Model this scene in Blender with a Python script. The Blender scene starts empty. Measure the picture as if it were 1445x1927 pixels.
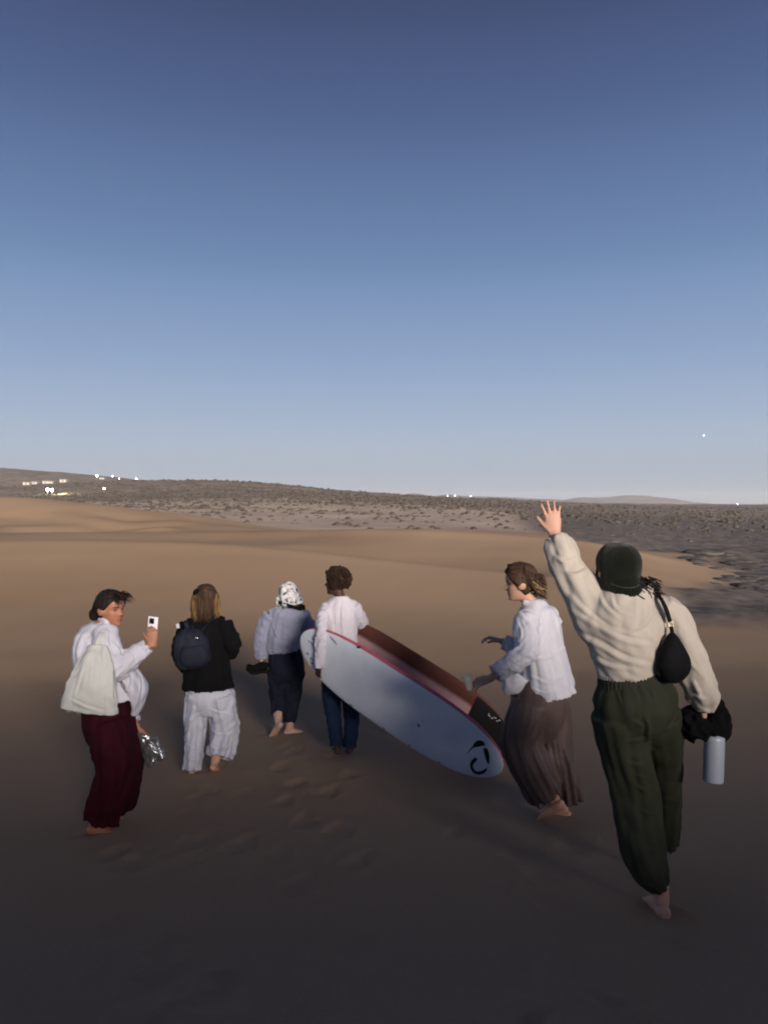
import bpy, bmesh, math, random
import numpy as np
from mathutils import Vector, Matrix, Quaternion

scene = bpy.context.scene
rad = math.radians

# ----------------------------------------------------------------- camera
FPX, PW, PH = 1400.0, 1445.0, 1927.0          # focal length and frame in photograph pixels
CX, HOR = PW / 2, 950.0                        # optical centre column, row of the true horizon
EYE = 1.42                                     # height of the phone above the sand under it
cam_data = bpy.data.cameras.new("camera")
cam = bpy.data.objects.new("camera", cam_data)
scene.collection.objects.link(cam)
scene.camera = cam
cam.location = (0, 0, EYE)
cam.rotation_euler = (rad(90), 0, 0)
cam_data.sensor_fit = 'VERTICAL'
cam_data.sensor_height = 24.0
cam_data.lens = 24.0 * FPX / PH
cam_data.shift_y = -(PH / 2 - HOR) / PH * -1.0 * -1.0
cam_data.clip_start = 0.05
cam_data.clip_end = 30000

# ----------------------------------------------------------------- sky
SUN_EL, SUN_AZ = 10.5, 22.0                     # the afterglow: low, behind the camera and to its right
world = bpy.data.worlds.new("World")
scene.world = world
world.use_nodes = True
nt = world.node_tree
for n in list(nt.nodes):
    nt.nodes.remove(n)
out = nt.nodes.new("ShaderNodeOutputWorld")
bgn = nt.nodes.new("ShaderNodeBackground")
geo = nt.nodes.new("ShaderNodeTexCoord")
sep = nt.nodes.new("ShaderNodeSeparateXYZ")
ramp = nt.nodes.new("ShaderNodeValToRGB"); ramp.color_ramp.interpolation = 'B_SPLINE'
sky = nt.nodes.new("ShaderNodeTexSky")
sky.sky_type = 'NISHITA'
sky.sun_disc = False
sky.sun_elevation = rad(1.0)
sky.sun_rotation = rad(180 - SUN_AZ)
mixn = nt.nodes.new("ShaderNodeMix")
mixn.data_type = 'RGBA'
mixn.inputs[0].default_value = 0.04
nt.links.new(geo.outputs["Generated"], sep.inputs[0])
nt.links.new(sep.outputs[2], ramp.inputs[0])
def lin(r, g, b):
    f = lambda c: (c / 255 / 12.92) if c <= 10.3 else (((c / 255) + 0.055) / 1.055) ** 2.4
    return (f(r), f(g), f(b), 1)
SKY = [(0.0, (161, 167, 177)), (0.025, (168, 177, 190)), (0.071, (173, 186, 204)), (0.115, (163, 181, 206)), (0.176, (145, 168, 202)),
       (0.25, (127, 153, 192)), (0.306, (110, 139, 181)), (0.421, (84, 107, 151)), (0.49, (73, 92, 135)), (0.555, (63, 78, 118)),
       (0.75, (38, 48, 80)), (1.0, (22, 29, 55))]
el = ramp.color_ramp.elements
while len(el) > 1:
    el.remove(el[-1])
el[0].position = SKY[0][0]; el[0].color = lin(*SKY[0][1])
for p_, c_ in SKY[1:]:
    e_ = el.new(p_); e_.color = lin(*c_)
nt.links.new(ramp.outputs[0], mixn.inputs[6])
skm = nt.nodes.new("ShaderNodeVectorMath"); skm.operation = 'SCALE'
skm.inputs[3].default_value = 0.12
nt.links.new(sky.outputs[0], skm.inputs[0])
nt.links.new(skm.outputs[0], mixn.inputs[7])
nt.links.new(mixn.outputs[2], bgn.inputs[0])
bgn.inputs[1].default_value = 0.518
nt.links.new(bgn.outputs[0], out.inputs[0])

# ----------------------------------------------------------------- the afterglow as one soft, low sun
sun_data = bpy.data.lights.new("sun", 'SUN')
sun = bpy.data.objects.new("sun", sun_data)
scene.collection.objects.link(sun)
sun_data.energy = 5.0
sun_data.angle = rad(18)
sun_data.color = (1.0, 0.88, 0.79)
sdir = Vector((math.sin(rad(SUN_AZ)) * math.cos(rad(SUN_EL)), -math.cos(rad(SUN_AZ)) * math.cos(rad(SUN_EL)), math.sin(rad(SUN_EL))))
sun.rotation_euler = sdir.to_track_quat('Z', 'Y').to_euler()
sun.location = sdir * 50

vs = scene.view_settings
vs.view_transform = 'Standard'
vs.look = 'None'
vs.exposure = 0.95
vs.gamma = 1.0
vs.use_curve_mapping = False
scene.cycles.max_bounces = 6
scene.cycles.use_denoising = True
scene.cycles.filter_width = 2.0        # the slight softness of a phone lens at dusk

rng = np.random.default_rng(7)
random.seed(7)

# ----------------------------------------------------------------- noise
_perm = np.random.default_rng(3).permutation(256)
_perm = np.concatenate([_perm, _perm, _perm])
_grad = np.random.default_rng(4).normal(size=(256, 3))
_grad /= np.linalg.norm(_grad, axis=1)[:, None]
def pnoise(p):
    """gradient noise, p (...,3) -> about -1..1"""
    p = np.asarray(p, float)
    i = np.floor(p).astype(int); f = p - i
    u = f * f * f * (f * (f * 6 - 15) + 10)
    r = 0
    for dx in (0, 1):
        wx = u[..., 0] if dx else 1 - u[..., 0]
        for dy in (0, 1):
            wy = u[..., 1] if dy else 1 - u[..., 1]
            for dz in (0, 1):
                wz = u[..., 2] if dz else 1 - u[..., 2]
                h = _perm[_perm[_perm[(i[..., 0] + dx) & 255] + ((i[..., 1] + dy) & 255)] + ((i[..., 2] + dz) & 255)]
                g = _grad[h]
                r = r + wx * wy * wz * (g[..., 0] * (f[..., 0] - dx) + g[..., 1] * (f[..., 1] - dy) + g[..., 2] * (f[..., 2] - dz))
    return r * 1.7
def fbm(p, o=4, gain=0.5):
    p = np.asarray(p, float); a = 1; s = 0
    for k in range(o):
        s = s + a * pnoise(p * 2 ** k + 17.3 * k); a *= gain
    return s
def sstep(a, b, x):
    t = np.clip((x - a) / (b - a), 0, 1)
    return t * t * (3 - 2 * t)

# ----------------------------------------------------------------- object helpers
def link(o):
    scene.collection.objects.link(o); return o
def tag(o, label=None, cat=None, group=None, kind=None):
    if label: o["label"] = label
    if cat: o["category"] = cat
    if group: o["group"] = group
    if kind: o["kind"] = kind
    return o
def mesh_np(name, V, F, smooth=True):
    """V (n,3); F list of face index tuples or an (m,k) array"""
    me = bpy.data.meshes.new(name)
    V = np.asarray(V, np.float32)
    if isinstance(F, np.ndarray):
        k = F.shape[1]
        me.vertices.add(len(V)); me.vertices.foreach_set("co", V.ravel())
        me.loops.add(F.size); me.loops.foreach_set("vertex_index", F.ravel().astype(np.int32))
        me.polygons.add(len(F))
        me.polygons.foreach_set("loop_start", np.arange(0, F.size, k, dtype=np.int32))
        me.polygons.foreach_set("loop_total", np.full(len(F), k, np.int32))
        me.update(calc_edges=True)
    else:
        me.from_pydata([tuple(map(float, v)) for v in V], [], [tuple(map(int, f)) for f in F]); me.update()
    me.validate()
    if smooth:
        me.polygons.foreach_set("use_smooth", np.ones(len(me.polygons), bool))
    return me
def obj(name, me, mat, parent=None, loc=None):
    o = bpy.data.objects.new(name, me)
    if mat is not None and me is not None:
        me.materials.clear(); me.materials.append(mat)
    link(o)
    if parent is not None: o.parent = parent
    if loc is not None: o.location = loc
    return o

# ----------------------------------------------------------------- materials
def new_mat(name):
    m = bpy.data.materials.new(name); m.use_nodes = True
    t = m.node_tree
    return m, t, t.nodes["Principled BSDF"]
def simple_mat(name, col, rough=0.8, vary=0.12, scale=40, bump=0.2, bump_scale=400, bump_dist=0.002, sheen=0.0, metal=0.0, spec=0.3):
    m, t, b = new_mat(name)
    b.inputs["Roughness"].default_value = rough
    b.inputs["Metallic"].default_value = metal
    b.inputs["Specular IOR Level"].default_value = spec
    if sheen: b.inputs["Sheen Weight"].default_value = sheen
    tc = t.nodes.new("ShaderNodeTexCoord")
    nz = t.nodes.new("ShaderNodeTexNoise"); nz.inputs["Scale"].default_value = scale; nz.inputs["Detail"].default_value = 5
    t.links.new(tc.outputs["Object"], nz.inputs["Vector"])
    rp = t.nodes.new("ShaderNodeValToRGB")
    c = np.array(col)
    rp.color_ramp.elements[0].position = 0.3; rp.color_ramp.elements[1].position = 0.7
    rp.color_ramp.elements[0].color = (*(c * (1 - vary)), 1); rp.color_ramp.elements[1].color = (*np.minimum(c * (1 + vary), 1), 1)
    t.links.new(nz.outputs["Fac"], rp.inputs[0]); t.links.new(rp.outputs[0], b.inputs["Base Color"])
    if bump:
        n2 = t.nodes.new("ShaderNodeTexNoise"); n2.inputs["Scale"].default_value = bump_scale; n2.inputs["Detail"].default_value = 3
        t.links.new(tc.outputs["Object"], n2.inputs["Vector"])
        bp = t.nodes.new("ShaderNodeBump"); bp.inputs["Strength"].default_value = bump; bp.inputs["Distance"].default_value = bump_dist
        t.links.new(n2.outputs["Fac"], bp.inputs["Height"]); t.links.new(bp.outputs[0], b.inputs["Normal"])
    return m

# ----------------------------------------------------------------- terrain
ROWS = [11, 15, 21, 26, 36, 44, 57, 70, 130, 240, 400, 550, 700, 1200, 3000, 9000]
COLS = [-900, -400, 0, 200, 400, 550, 700, 850, 1000, 1150, 1300, 1445, 1850, 2500]
PIX = {  # row of the photograph in which the ground at that distance would show, per column
 11:  [1268, 1272, 1277, 1277, 1277, 1275, 1274, 1272, 1270, 1266, 1262, 1258, 1245, 1230],
 15:  [1146, 1146, 1148, 1148, 1150, 1152, 1155, 1158, 1161, 1164, 1167, 1168, 1170, 1170],
 21:  [1020, 1019, 1018, 1017, 1021, 1030, 1044, 1058, 1072, 1086, 1118, 1136, 1150, 1150],
 26:  [1052, 1050, 1048, 1048, 1052, 1058, 1065, 1070, 1066, 1070, 1100, 1118, 1125, 1125],
 36:  [1007, 1005, 1003, 1003, 1001, 991, 990, 995, 999, 1019, 1060, 1080, 1080, 1080],
 44:  [1005, 1003, 1003, 1002, 1001, 1001, 1013, 1018, 1020, 1042, 1062, 1066, 1070, 1070],
 57:  [930, 928, 930, 950, 979, 996, 1006, 1008, 1010, 1030, 1036, 1034, 1036, 1040],
 70:  [975, 973, 973, 980, 990, 996, 996, 996, 1001, 1017, 1036, 1040, 1043, 1043],
 130: [966, 965, 965, 966, 967, 972, 977, 977, 987, 992, 1003, 1008, 1010, 1010],
 240: [944, 944, 945, 945, 943, 946, 950, 953, 965, 972, 980, 985, 988, 988],
 400: [932, 932, 932, 928, 922, 926, 935, 943, 952, 960, 965, 968, 969, 969],
 550: [919, 919, 918, 906, 904, 914, 928, 937, 943, 952, 956, 958, 960, 960],
 700: [920, 920, 920, 914, 916, 923, 934, 941, 945, 950, 953, 955, 956, 956],
 1200:[875, 878, 882, 897, 915, 927, 938, 943, 946, 949, 952, 952, 953, 953],
 3000:[931, 931, 936, 936, 938, 943, 947, 949, 949, 949, 950, 950, 951, 951],
 9000:[950] * 14,
}
TAB = {r: np.array([(p - HOR) / FPX * r for p in PIX[r]]) for r in ROWS}
def crest(y, y0, y1, wt, before, after, drop):
    """sharpen a dune crest: keep climbing to the brink, then fall away"""
    wt = np.array(wt)
    hb, hc, ha = TAB[y0], TAB[y], TAB[y1]
    t0 = before / (y - y0); t1 = after / (y1 - y)
    lin0 = hc + (hb - hc) * t0
    soft0 = hc + (hb - hc) * t0 * .55
    TAB[y - before] = wt * lin0 + (1 - wt) * soft0
    TAB[y + after] = wt * (hc + drop) + (1 - wt) * (hc + (ha - hc) * t1 * .55)
crest(21, 15, 26, [1, 1, 1, 1, 1, 1, 1, .9, .5, .2, 0, 0, 0, 0], 1.2, 1.0, .22)
crest(36, 26, 44, [.6, .6, .6, .7, .8, 1, 1, 1, 1, 1, .8, .3, 0, 0], 2.0, 1.6, .24)
crest(57, 44, 70, [1, 1, 1, 1, 1, .7, 0, 0, 0, 0, 0, 0, 0, 0], 2.6, 2.2, .25)
ROWS = sorted(TAB)
def pchip(x, y, xq):
    x = np.asarray(x, float); y = np.asarray(y, float)
    h = np.diff(x); d = np.diff(y) / h
    m = np.zeros_like(y); m[0] = d[0]; m[-1] = d[-1]
    for i in range(1, len(x) - 1):
        if d[i - 1] * d[i] > 0:
            w1 = 2 * h[i] + h[i - 1]; w2 = h[i] + 2 * h[i - 1]
            m[i] = (w1 + w2) / (w1 / d[i - 1] + w2 / d[i])
    k = np.clip(np.searchsorted(x, xq) - 1, 0, len(x) - 2)
    t = np.clip((xq - x[k]) / h[k], 0, 1)
    return ((2 * t**3 - 3 * t**2 + 1) * y[k] + (t**3 - 2 * t**2 + t) * h[k] * m[k]
            + (-2 * t**3 + 3 * t**2) * y[k + 1] + (t**3 - t**2) * h[k] * m[k + 1])
_ly = np.linspace(math.log(10), math.log(9000), 900)
_tt = np.linspace(-1.3, 1.3, 240)
_ct = np.array([(c - CX) / FPX for c in COLS])
_tab = np.array([TAB[r] for r in ROWS], float)
_g1 = np.stack([pchip(np.log(ROWS), _tab[:, j], _ly) for j in range(len(COLS))], 1)
_grid = np.stack([pchip(_ct, _g1[i], _tt) for i in range(len(_ly))], 0)
_k = np.exp(-0.5 * (np.arange(-9, 10) / 4.0) ** 2); _k /= _k.sum()
_pg = np.pad(_grid, ((0, 0), (9, 9)), mode='edge')
_grid = sum(_k[i] * _pg[:, i:i + _grid.shape[1]] for i in range(19))
_k2 = np.exp(-0.5 * (np.arange(-6, 7) / 2.0) ** 2); _k2 /= _k2.sum()
_pg = np.pad(_grid, ((6, 6), (0, 0)), mode='edge')
_grid = sum(_k2[i] * _pg[i:i + _grid.shape[0]] for i in range(13))
def _sample(t, ly):
    a = np.clip((ly - _ly[0]) / (_ly[1] - _ly[0]), 0, len(_ly) - 1.001)
    b = np.clip((t - _tt[0]) / (_tt[1] - _tt[0]), 0, len(_tt) - 1.001)
    i = a.astype(int); j = b.astype(int); a = a - i; b = b - j
    return ((1 - a) * (1 - b) * _grid[i, j] + a * (1 - b) * _grid[i + 1, j] + (1 - a) * b * _grid[i, j + 1] + a * b * _grid[i + 1, j + 1])
_NY = [-400, -120, -60, -20, -9, -6, -4, -2, 0, 2, 3.45, 5, 6.6, 7.9, 10, 13, 30]
_NH = [-1.4, -1.8, -1.9, -1.9, -1.7, -1.35, -0.58, 0.70, 1.42, 1.70, 1.93, 2.15, 2.31, 2.41, 2.51, 2.56, 2.6]  # behind the camera an unseen ridge, raised to shade the foreground sand
# hollows pressed into the sand by feet: x, y, heading, size
FOOT = []
def ground_z(x, y, fine=True):
    x = np.asarray(x, float); y = np.asarray(y, float)
    near = pchip(_NY, _NH, np.clip(y, -400, 30)) - 0.035 * np.clip(x, -6, 6)
    yy = np.maximum(y, 10.0)
    # let the dune crests wander instead of running straight across the view
    wob = 1 + 0.07 * np.sin(x / np.maximum(yy, 10) * 5.0 + 0.7) * sstep(12, 20, yy) * (1 - sstep(110, 200, yy))
    far = _sample(x / yy, np.log(np.clip(yy * wob, 10, 9000)))
    w = sstep(7.6, 12.0, y)
    h = near * (1 - w) + far * w
    z = EYE - h
    P = np.stack([x, y, np.zeros_like(x)], -1)
    amp = 0.03 + 0.03 * sstep(10, 40, y)
    z = z + amp * fbm(P / 7.0, 3) + 0.24 * sstep(20, 34, y) * (1 - sstep(65, 90, y)) * pnoise(P / np.array([11.0, 7.0, 1]))
    z = z + 0.40 * sstep(43, 47, y) * (1 - sstep(52, 57, y)) * sstep(.22, .32, -x / np.maximum(y, 1)) * pnoise(P / np.array([5.0, 4.0, 1]) + 2.2)
    r = np.hypot(x, y)
    scr = sstep(70, 130, y)
    z = z + scr * 0.22 * fbm(P / 14.0, 4)
    z = z + sstep(250, 500, y) * 0.9 * fbm(P / 55.0, 3) + sstep(700, 1300, r) * 5 * fbm(P / 300.0, 4)
    # broken, rocky ground on the right
    gv = gravel_mask(x, y)
    z = z + gv * 0.13 * fbm(P / np.array([2.6, 3.4, 1]), 4)
    if fine:
        nr = 1 - sstep(12, 30, r)
        z = z + nr * (0.006 * fbm(P / 1.3, 2) + 0.0012 * fbm(P / 0.22, 2))
        for fx, fy, fa, fs in FOOT:
            m = (np.abs(x - fx) < 0.6) & (np.abs(y - fy) < 0.6)
            if not m.any(): continue
            dx = x[m] - fx; dy = y[m] - fy
            u = (dx * math.sin(fa) + dy * math.cos(fa)) / (0.15 * fs); v = (dx * math.cos(fa) - dy * math.sin(fa)) / (0.075 * fs)
            wv = np.stack([dx * 9 + fx * 31, dy * 9, np.full_like(dx, fy)], -1)
            q = np.sqrt(u * u + (v * (1.0 + 0.25 * np.tanh(u))) ** 2) * (1 + 0.45 * pnoise(wv))
            z[m] += (-0.016 * np.exp(-(q ** 2.2)) + 0.005 * np.exp(-((q - 1.5) / 0.45) ** 2)) * (0.7 + 0.5 * math.sin(fx * 40))
    return z
def gravel_mask(x, y):
    t = x / np.maximum(y, 1)
    # beyond the near dune foot on the right, and the whole right plain
    edge = 0.30 + 0.10 * np.clip((y - 20) / 20, -1, 1) * 1.2
    m1 = sstep(0.0, 0.07, t - np.where(y < 50, np.interp(y, [13, 16, 22, 30, 38, 50], [0.34, 0.32, 0.36, 0.43, 0.43, 0.40]), np.interp(y, [50, 60, 90, 150, 300], [0.40, 0.20, 0.16, 0.15, 0.15]))) * sstep(13.5, 16, y)
    return m1
def P3(px, py, d):
    """photograph pixel at depth d -> world point"""
    return Vector(((px - CX) / FPX * d, d, EYE - (py - HOR) / FPX * d))
def foot_depth(px, py):
    """depth at which the ray through a pixel meets the sand"""
    d = np.linspace(1.5, 14, 2500)
    zz = ground_z((px - CX) / FPX * d, d, False)
    ray = EYE - (py - HOR) / FPX * d
    k = int(np.argmax(ray < zz)); return float(d[k])
for px_, py_, a_, s_ in ((402, 1712, .3, 1.25), (460, 1492, .2, 1.0), (356, 1586, -.2, 1.0), (460, 1586, .1, 1.0), (545, 1404, .2, 1.0), (505, 1378, .1, 1.1), (595, 1490, .3, .9),
                         (365, 1505, .1, .9), (985, 1610, -.5, 1.1), (1035, 1690, -.5, 1.1), (1090, 1760, -.4, 1.2), (1120, 1850, -.3, 1.2), (700, 1650, .2, 1.0), (640, 1560, .1, 1.0),
                         (250, 1620, .2, 1.0), (60, 1760, .3, 1.2), (300, 1850, .1, 1.2), (1300, 1800, -.2, 1.2), (860, 1560, .4, .9), (780, 1470, .3, .9), (1330, 1600, -.3, 1.0), (560, 1790, .2, 1.2), (480, 1660, 0, 1.0),
                         (1060, 1545, -.4, 1.1), (1240, 1720, -.2, 1.1), (640, 1420, .1, 1.2), (400, 1445, .1, 1.0), (180, 1560, .2, 1.1)):
    d_ = foot_depth(px_, py_)
    FOOT.append(((px_ - CX) / FPX * d_, d_, a_, s_))

# trails of bare feet leading up to each walker
for tx_, ty_, bx_, n_, st_ in ((186, 1565, 330, 7, 1), (364, 1460, 430, 8, 2), (545, 1388, 560, 8, 3), (646, 1425, 640, 8, 4), (1055, 1545, 960, 6, 5), (1246, 1725, 1190, 4, 6)):
    d0_ = foot_depth(tx_, ty_); x0_ = (tx_ - CX) / FPX * d0_; x1_ = (bx_ - CX) / FPX * 2.2
    rt_ = random.Random(st_)
    for k_ in range(1, n_ + 1):
        q_ = k_ * .58 / max(d0_ - 1.6, .5)
        if q_ > 1: break
        side_ = .075 * (1 if k_ % 2 else -1) + rt_.uniform(-.04, .04)
        FOOT.append((x0_ + (x1_ - x0_) * q_ + side_, d0_ - (d0_ - 2.0) * q_ + rt_.uniform(-.06, .06), rt_.uniform(-.25, .25), rt_.uniform(.85, 1.05)))
def build_ground():
    az_f = np.linspace(-rad(33), rad(33), 620)
    az_b = np.linspace(rad(33), rad(360 - 33), 120)[1:-1]
    az = np.concatenate([az_f, az_b])
    r = np.concatenate([[0.25, 0.6, 1.0, 1.4], np.exp(np.linspace(math.log(1.7), math.log(14), 330)), np.exp(np.linspace(math.log(14), math.log(120), 230))[1:],
                        np.exp(np.linspace(math.log(120), math.log(14000), 190))[1:]])
    A, R = np.meshgrid(az, r)
    X = R * np.sin(A); Y = R * np.cos(A)
    Z = np.empty_like(X)
    for i in range(0, len(r), 40):
        Z[i:i + 40] = ground_z(X[i:i + 40], Y[i:i + 40])
    n, m = X.shape
    V = np.stack([X, Y, Z], -1).reshape(-1, 3)
    i, j = np.meshgrid(np.arange(n - 1), np.arange(m), indexing='ij')
    j2 = (j + 1) % m
    F = np.stack([i * m + j, (i + 1) * m + j, (i + 1) * m + j2, i * m + j2], -1).reshape(-1, 4)
    V = np.vstack([V, [[0, 0, EYE - 1.42]]]); c = len(V) - 1
    me = mesh_np("ground", V, F[:, ::-1].copy())
    x, y = V[:, 0], V[:, 1]
    g = gravel_mask(x, y)
    s = sstep(62, 80, y) * (1 - 0.0 * g)
    dark = sstep(230, 330, y + 40 * pnoise(V * np.array([1 / 60, 1 / 60, 0])))
    col = np.stack([g, s, dark, np.ones_like(g)], -1).astype(np.float32)
    at = me.color_attributes.new("zone", 'FLOAT_COLOR', 'POINT')
    at.data.foreach_set("color", col.ravel())
    return me

def ground_mat():
    m, t, b = new_mat("sand")
    N, L = t.nodes, t.links
    b.inputs["Roughness"].default_value = 0.95
    b.inputs["Specular IOR Level"].default_value = 0.1
    at = N.new("ShaderNodeVertexColor"); at.layer_name = "zone"
    sp = N.new("ShaderNodeSeparateColor"); L.new(at.outputs[0], sp.inputs[0])
    tc = N.new("ShaderNodeTexCoord")
    def noise(scale, detail=5, vec=None, rough=0.55):
        n = N.new("ShaderNodeTexNoise"); n.inputs["Scale"].default_value = scale; n.inputs["Detail"].default_value = detail; n.inputs["Roughness"].default_value = rough
        L.new(vec if vec is not None else tc.outputs["Object"], n.inputs["Vector"]); return n.outputs["Fac"]
    def rampn(fac, stops):
        r = N.new("ShaderNodeValToRGB"); e = r.color_ramp.elements
        while len(e) > 1: e.remove(e[-1])
        e[0].position = stops[0][0]; e[0].color = (*stops[0][1], 1)
        for p, c in stops[1:]:
            q = e.new(p); q.color = (*c, 1)
        L.new(fac, r.inputs[0]); return r.outputs[0]
    def mix(f, a, c, mode='MIX'):
        x = N.new("ShaderNodeMix"); x.data_type = 'RGBA'; x.blend_type = mode
        for s_, v in ((x.inputs[0], f), (x.inputs[6], a), (x.inputs[7], c)):
            if isinstance(v, (int, float)): s_.default_value = v
            elif isinstance(v, tuple): s_.default_value = (*v, 1)
            else: L.new(v, s_)
        return x.outputs[2]
    sand = rampn(noise(0.09, 6), [(0.3, (0.312, 0.209, 0.128)), (0.55, (0.334, 0.236, 0.153)), (0.75, (0.348, 0.252, 0.168))])
    grit = rampn(noise(60, 4), [(0.3, (0.93, 0.93, 0.93)), (0.7, (1.04, 1.04, 1.03))])
    sand = mix(1.0, sand, grit, 'MULTIPLY')
    grav = rampn(noise(0.8, 8, rough=0.65), [(0.34, (0.065, 0.056, 0.049)), (0.48, (0.135, 0.116, 0.10)), (0.68, (0.215, 0.187, 0.16))])
    plain = rampn(noise(0.05, 8, rough=0.65), [(0.35, (0.36, 0.28, 0.215)), (0.6, (0.46, 0.365, 0.285))])
    scrub = rampn(noise(0.06, 10, rough=0.72), [(0.36, (0.10, 0.082, 0.066)), (0.5, (0.20, 0.16, 0.127)), (0.66, (0.33, 0.265, 0.21))])
    c = mix(sp.outputs[1], sand, plain)
    c = mix(sp.outputs[0], c, grav)
    c = mix(sp.outputs[2], c, scrub)
    L.new(c, b.inputs["Base Color"])
    h = N.new("ShaderNodeMath"); h.operation = 'ADD'
    L.new(noise(26, 4), h.inputs[0]); L.new(noise(5, 4), h.inputs[1])
    bp = N.new("ShaderNodeBump"); bp.inputs["Strength"].default_value = 0.16; bp.inputs["Distance"].default_value = 0.012
    L.new(h.outputs[0], bp.inputs["Height"]); L.new(bp.outputs[0], b.inputs["Normal"])
    return m
ground = tag(obj("ground", build_ground(), ground_mat()), kind="structure")

# ----------------------------------------------------------------- lofted tubes, heads, hands, feet
def _cr(P, n):
    """Catmull-Rom resampling of (k,c) rows, n samples per span"""
    P = np.asarray(P, float)
    if len(P) == 2:
        t = np.linspace(0, 1, n + 1)[:, None]
        return P[0] * (1 - t) + P[1] * t
    Q = np.vstack([2 * P[0] - P[1], P, 2 * P[-1] - P[-2]])
    out = []
    for i in range(1, len(Q) - 2):
        t = np.linspace(0, 1, n, endpoint=False)[:, None]
        a, b, c, d = Q[i - 1], Q[i], Q[i + 1], Q[i + 2]
        out.append(0.5 * (2 * b + (c - a) * t + (2 * a - 5 * b + 4 * c - d) * t**2 + (3 * b - a - 3 * c + d) * t**3))
    out.append(P[-1:])
    return np.vstack(out)
def tube(pts, radii, side=(1, 0, 0), n=24, seg=6, fold=None, cup0=0.0, cup1=0.0, flat=2.0, fixed=None):
    """closed loft. radii: float or (a,b); a lies along side. fold(u,v,P)->extra radius. fixed: rings keep this normal"""
    k = len(pts)
    R = [(r, r) if not isinstance(r, (tuple, list)) else tuple(r) for r in radii]
    C = _cr(np.hstack([np.array([tuple(p) for p in pts]), np.array(R)]), seg)
    P = C[:, :3]; ra = np.maximum(C[:, 3], 0.001); rb = np.maximum(C[:, 4], 0.001)
    m = len(P)
    T = np.gradient(P, axis=0); T /= np.linalg.norm(T, axis=1)[:, None] + 1e-9
    if fixed is not None:
        fx = np.asarray(fixed, float); fx /= np.linalg.norm(fx); T = np.repeat(fx[None], m, 0)
    s = np.asarray(side, float)
    S = s[None] - (T @ s)[:, None] * T
    bad = np.linalg.norm(S, axis=1) < 1e-3
    S[bad] = np.cross(T[bad], [0.1, 1, 0.2])
    S /= np.linalg.norm(S, axis=1)[:, None]
    B = np.cross(T, S)
    v = np.linspace(0, 2 * math.pi, n, endpoint=False)
    cv, sv = np.cos(v), np.sin(v)
    e = 2.0 / flat
    cx = np.sign(cv) * np.abs(cv) ** e; sx = np.sign(sv) * np.abs(sv) ** e
    off = ra[:, None, None] * cx[None, :, None] * S[:, None] + rb[:, None, None] * sx[None, :, None] * B[:, None]
    V = P[:, None] + off
    if fold is not None:
        u = np.linspace(0, 1, m)[:, None] * np.ones((1, n))
        f = fold(u, v[None] * np.ones((m, 1)), V)
        nrm = off / (np.linalg.norm(off, axis=2)[:, :, None] + 1e-9)
        V = V + nrm * f[:, :, None]
    rings = [V[i] for i in range(m)]
    if cup1: rings.append(P[-1] + (V[-1] - P[-1]) * 0.80 - T[-1] * cup1)
    if cup0: rings.insert(0, P[0] + (V[0] - P[0]) * 0.80 + T[0] * cup0)
    m = len(rings)
    W = np.vstack(rings + [rings[0].mean(0)[None], rings[-1].mean(0)[None]])
    F = []
    for i in range(m - 1):
        for j in range(n):
            j2 = (j + 1) % n
            F.append((i * n + j, i * n + j2, (i + 1) * n + j2, (i + 1) * n + j))
    a, b = m * n, m * n + 1
    for j in range(n):
        j2 = (j + 1) % n
        F.append((a, j2, j)); F.append((b, (m - 1) * n + j, (m - 1) * n + j2))
    return W, F
def ellipsoid(c, r, frame=None, n=20, m=14):
    fr = np.eye(3) if frame is None else np.array([tuple(a) for a in frame])
    V = [np.array([0, 0, -1.0])]
    for i in range(1, m):
        t = -math.pi / 2 + math.pi * i / m
        for j in range(n):
            p = 2 * math.pi * j / n
            V.append(np.array([math.cos(t) * math.cos(p), math.cos(t) * math.sin(p), math.sin(t)]))
    V.append(np.array([0, 0, 1.0]))
    V = np.array(V) * np.asarray(r) @ fr + np.array(tuple(c))
    F = []
    for j in range(n):
        F.append((0, 1 + (j + 1) % n, 1 + j))
    for i in range(m - 2):
        for j in range(n):
            j2 = (j + 1) % n
            F.append((1 + i * n + j, 1 + i * n + j2, 1 + (i + 1) * n + j2, 1 + (i + 1) * n + j))
    L = len(V) - 1
    for j in range(n):
        F.append((L, 1 + (m - 2) * n + j, 1 + (m - 2) * n + (j + 1) % n))
    return V, F
def join(parts):
    V = []; F = []; o = 0
    for v, f in parts:
        V.append(np.asarray(v)); F += [tuple(i + o for i in q) for q in f]; o += len(v)
    return np.vstack(V), F
def arrays(me):
    V = np.empty(len(me.vertices) * 3); me.vertices.foreach_get("co", V)
    return V.reshape(-1, 3)
def smooth_v(me, it=2, lam=0.5):
    V = arrays(me)
    E = np.empty(len(me.edges) * 2, np.int32); me.edges.foreach_get("vertices", E); E = E.reshape(-1, 2)
    deg = np.bincount(E.ravel(), minlength=len(V))[:, None]
    for _ in range(it):
        S = np.zeros_like(V)
        for c in range(3):
            S[:, c] = np.bincount(E[:, 0], V[E[:, 1], c], len(V)) + np.bincount(E[:, 1], V[E[:, 0], c], len(V))
        V = V + lam * (S / np.maximum(deg, 1) - V)
    me.vertices.foreach_set("co", V.astype(np.float32).ravel()); me.update()
def push(me, f):
    """move each vertex along its normal by f(V)"""
    V = arrays(me)
    N = np.empty(len(V) * 3); me.vertex_normals.foreach_get("vector", N); N = N.reshape(-1, 3)
    V = V + N * f(V)[:, None]
    me.vertices.foreach_set("co", V.astype(np.float32).ravel()); me.update()
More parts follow.
